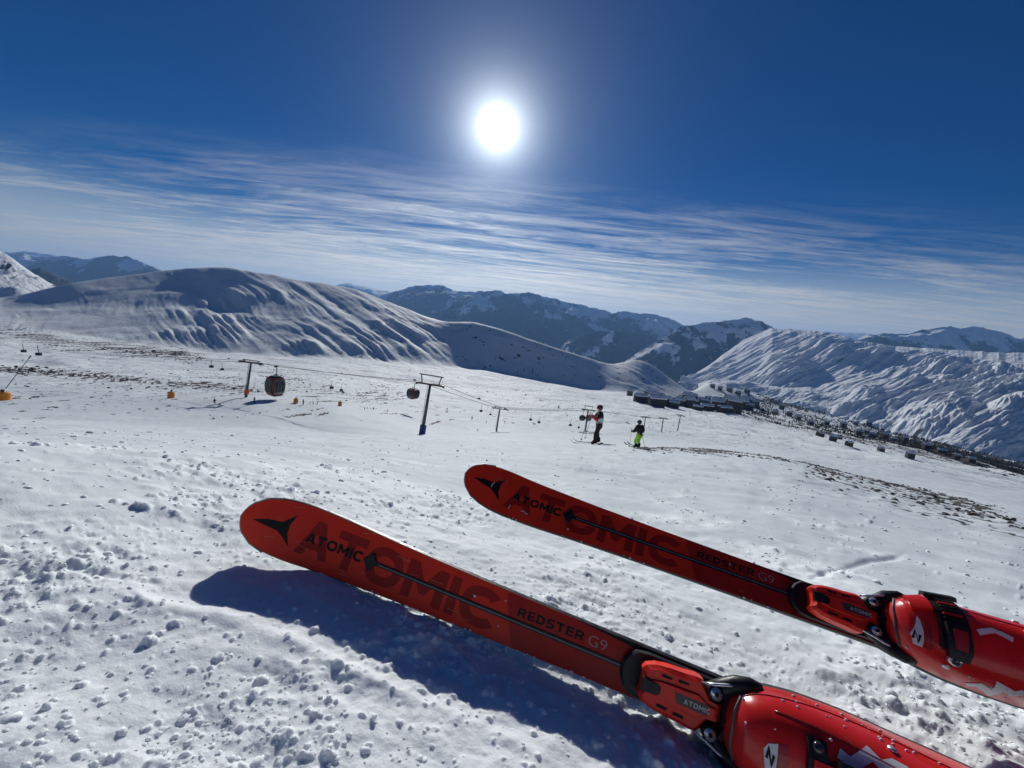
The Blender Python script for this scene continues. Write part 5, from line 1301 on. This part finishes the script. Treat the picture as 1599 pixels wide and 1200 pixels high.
def row_of(x, y):
    if x >= 1190: return 'scattered down the slope right of the village'
    d_ = y - (630 + (x - 1000) * .055)
    return 'in the front row of the village' if d_ > 3 else ('in the middle of the village' if d_ > -7 else 'on the upper edge of the village')
for key in {(k, row_of(x, y)) for h_, x, y, k, lb in placed if not lb}:
    g_ = sorted([q for q in placed if not q[4] and (q[3], row_of(q[1], q[2])) == key], key=lambda q: q[1])
    for i, q in enumerate(g_):
        q[0]['label'] = ('only %s with snowy roof %s' % (SHORT[key[0]], key[1])) if len(g_) == 1 else ('%s %s%s %s' % (ORD[i], SHORT[key[0]], '' if i == 0 else ' from the left', key[1]))
for h_, x, y, k, lb in placed:
    if lb: h_['label'] = lb

# ------------------------------------------------------------------ rocks, bushes and far woods
def scatter(name, pts, size, mat, seed, kind='rock'):
    r_ = np.random.default_rng(seed)
    bmi = bmesh.new()
    if kind == 'rock': bmesh.ops.create_icosphere(bmi, subdivisions=1, radius=1)
    elif kind == 'crumb': bmesh.ops.create_icosphere(bmi, subdivisions=2, radius=1)
    else:
        for q, (z0, z1, r0) in enumerate(((0, .55, .34), (.3, .8, .27), (.58, 1.0, .18))):
            ring = [bmi.verts.new((r0 * math.cos(a), r0 * math.sin(a), z0)) for a in np.linspace(0, 2 * math.pi, 6, endpoint=False)]; t_ = bmi.verts.new((0, 0, z1))
            for i in range(6): bmi.faces.new((ring[i], ring[(i + 1) % 6], t_))
    bmi.verts.ensure_lookup_table(); bmi.verts.index_update()
    bmesh.ops.triangulate(bmi, faces=bmi.faces[:])
    V0 = np.array([v.co[:] for v in bmi.verts]); T0 = np.array([[v.index for v in f.verts] for f in bmi.faces]); bmi.free()
    n = len(pts); nv = len(V0)
    jit = 1 + r_.uniform(-.34, .34, (n, nv, 1)) * (0 if kind == 'tree' else 1)
    sc = size[:, None, None] * (np.stack([r_.uniform(.75, 1.35, n), r_.uniform(.75, 1.35, n), r_.uniform(.55, .95, n)], -1)[:, None, :] if kind != 'tree' else np.stack([r_.uniform(.8, 1.2, n)] * 2 + [r_.uniform(.8, 1.3, n)], -1)[:, None, :])
    a = r_.uniform(0, 6.28, n); ca_, sa_ = np.cos(a)[:, None], np.sin(a)[:, None]
    V = V0[None] * jit; x = V[..., 0] * ca_ - V[..., 1] * sa_; y = V[..., 0] * sa_ + V[..., 1] * ca_
    V = np.stack([x, y, V[..., 2]], -1) * sc + np.array(pts)[:, None, :]
    T = (T0[None] + (np.arange(n) * nv)[:, None, None]).reshape(-1, 3).astype(np.int32)
    me_ = bpy.data.meshes.new(name); me_.vertices.add(n * nv); me_.vertices.foreach_set('co', V.reshape(-1).astype(np.float32))
    me_.loops.add(len(T) * 3); me_.loops.foreach_set('vertex_index', T.reshape(-1)); me_.polygons.add(len(T)); me_.polygons.foreach_set('loop_start', np.arange(0, len(T) * 3, 3, dtype=np.int32))
    me_.polygons.foreach_set('use_smooth', np.full(len(T), kind == 'crumb')); me_.update(calc_edges=True)
    o_ = link(name, me_, mat); return tag(o_, kind='stuff')
ROCK = pmat('rock', (.075, .066, .062), .9, var=.5, vscale=.3)
TREE = pmat('far_conifer', (.022, .032, .026), .9, var=.4, vscale=.05)
def pick(W, n, seed):
    "random ground points weighted by a mask times the area seen in the picture"
    r_ = np.random.default_rng(seed); w_ = W.reshape(-1).astype(float); i = r_.choice(len(w_), n, p=w_ / w_.sum())
    P = PG.reshape(-1, 3)[i] + np.stack([r_.normal(0, 1, n), r_.normal(0, 1, n), np.zeros(n)], -1) * (.0015 * Rg.reshape(-1)[i])[:, None]
    return P, Rg.reshape(-1)[i], r_
inframe = vis & (px > -60) & (px < 1660)
Wm = np.where((Rg > 45) & (Rg < 700) & inframe, D ** 1.5 + .004 * (px < 1250), 0)
P, r_d, rg_ = pick(Wm, 2600, 21)
scatter('scattered_rocks', P, np.clip(r_d * np.exp(rg_.normal(math.log(.0010), .5, len(P))), .05, 1.6), ROCK, 22)
Wl = np.where((Rg > 8) & (Rg < 30) & inframe & (px > 960), D ** 1.5, 0)
P, r_d, rg_ = pick(Wl, 900, 31)
scatter('gravel_strip', P, rg_.uniform(.012, .05, len(P)), ROCK, 32)
Wt = np.where((Rg > 700) & inframe & (px > 1020), forest_r * 3.0 * (Rg > 1300) + .9 * D * (px > 1180) + .5 * (band(1000, 1190, [(1000, 628), (1040, 634), (1100, 637), (1190, 640)], 10) > .1) * 1.2, 0)
P, r_d, rg_ = pick(Wt, 9000, 41)
scatter('far_wood', P, r_d * rg_.uniform(.0016, .0042, len(P)), TREE, 42, 'tree')
# crumbs of snow lying loose close to the camera
Wc = np.where((Rg > .28) & (Rg < 9) & inframe & (py < 1300), (.15 + clump ** 2) * (1 - .85 * sstep(.16, .05, np.abs(GY_ - (.50 - .2 * (GX_ + .1)))) * (GX_ > -.45) * (GX_ < .5)), 0) 
P, r_d, rg_ = pick(Wc, 4200, 51)
sz = np.exp(rg_.normal(math.log(.0021), .5, len(P))) * np.clip(r_d, .7, 4) ** .8
P[:, 2] -= sz * .1
scatter('snow_crumbs', P, np.clip(sz, .0010, .016), M_SNOW, 52, 'crumb')

print("GRID", NR, NA, "TRIS", sum(len(m_.polygons) for m_ in bpy.data.meshes))
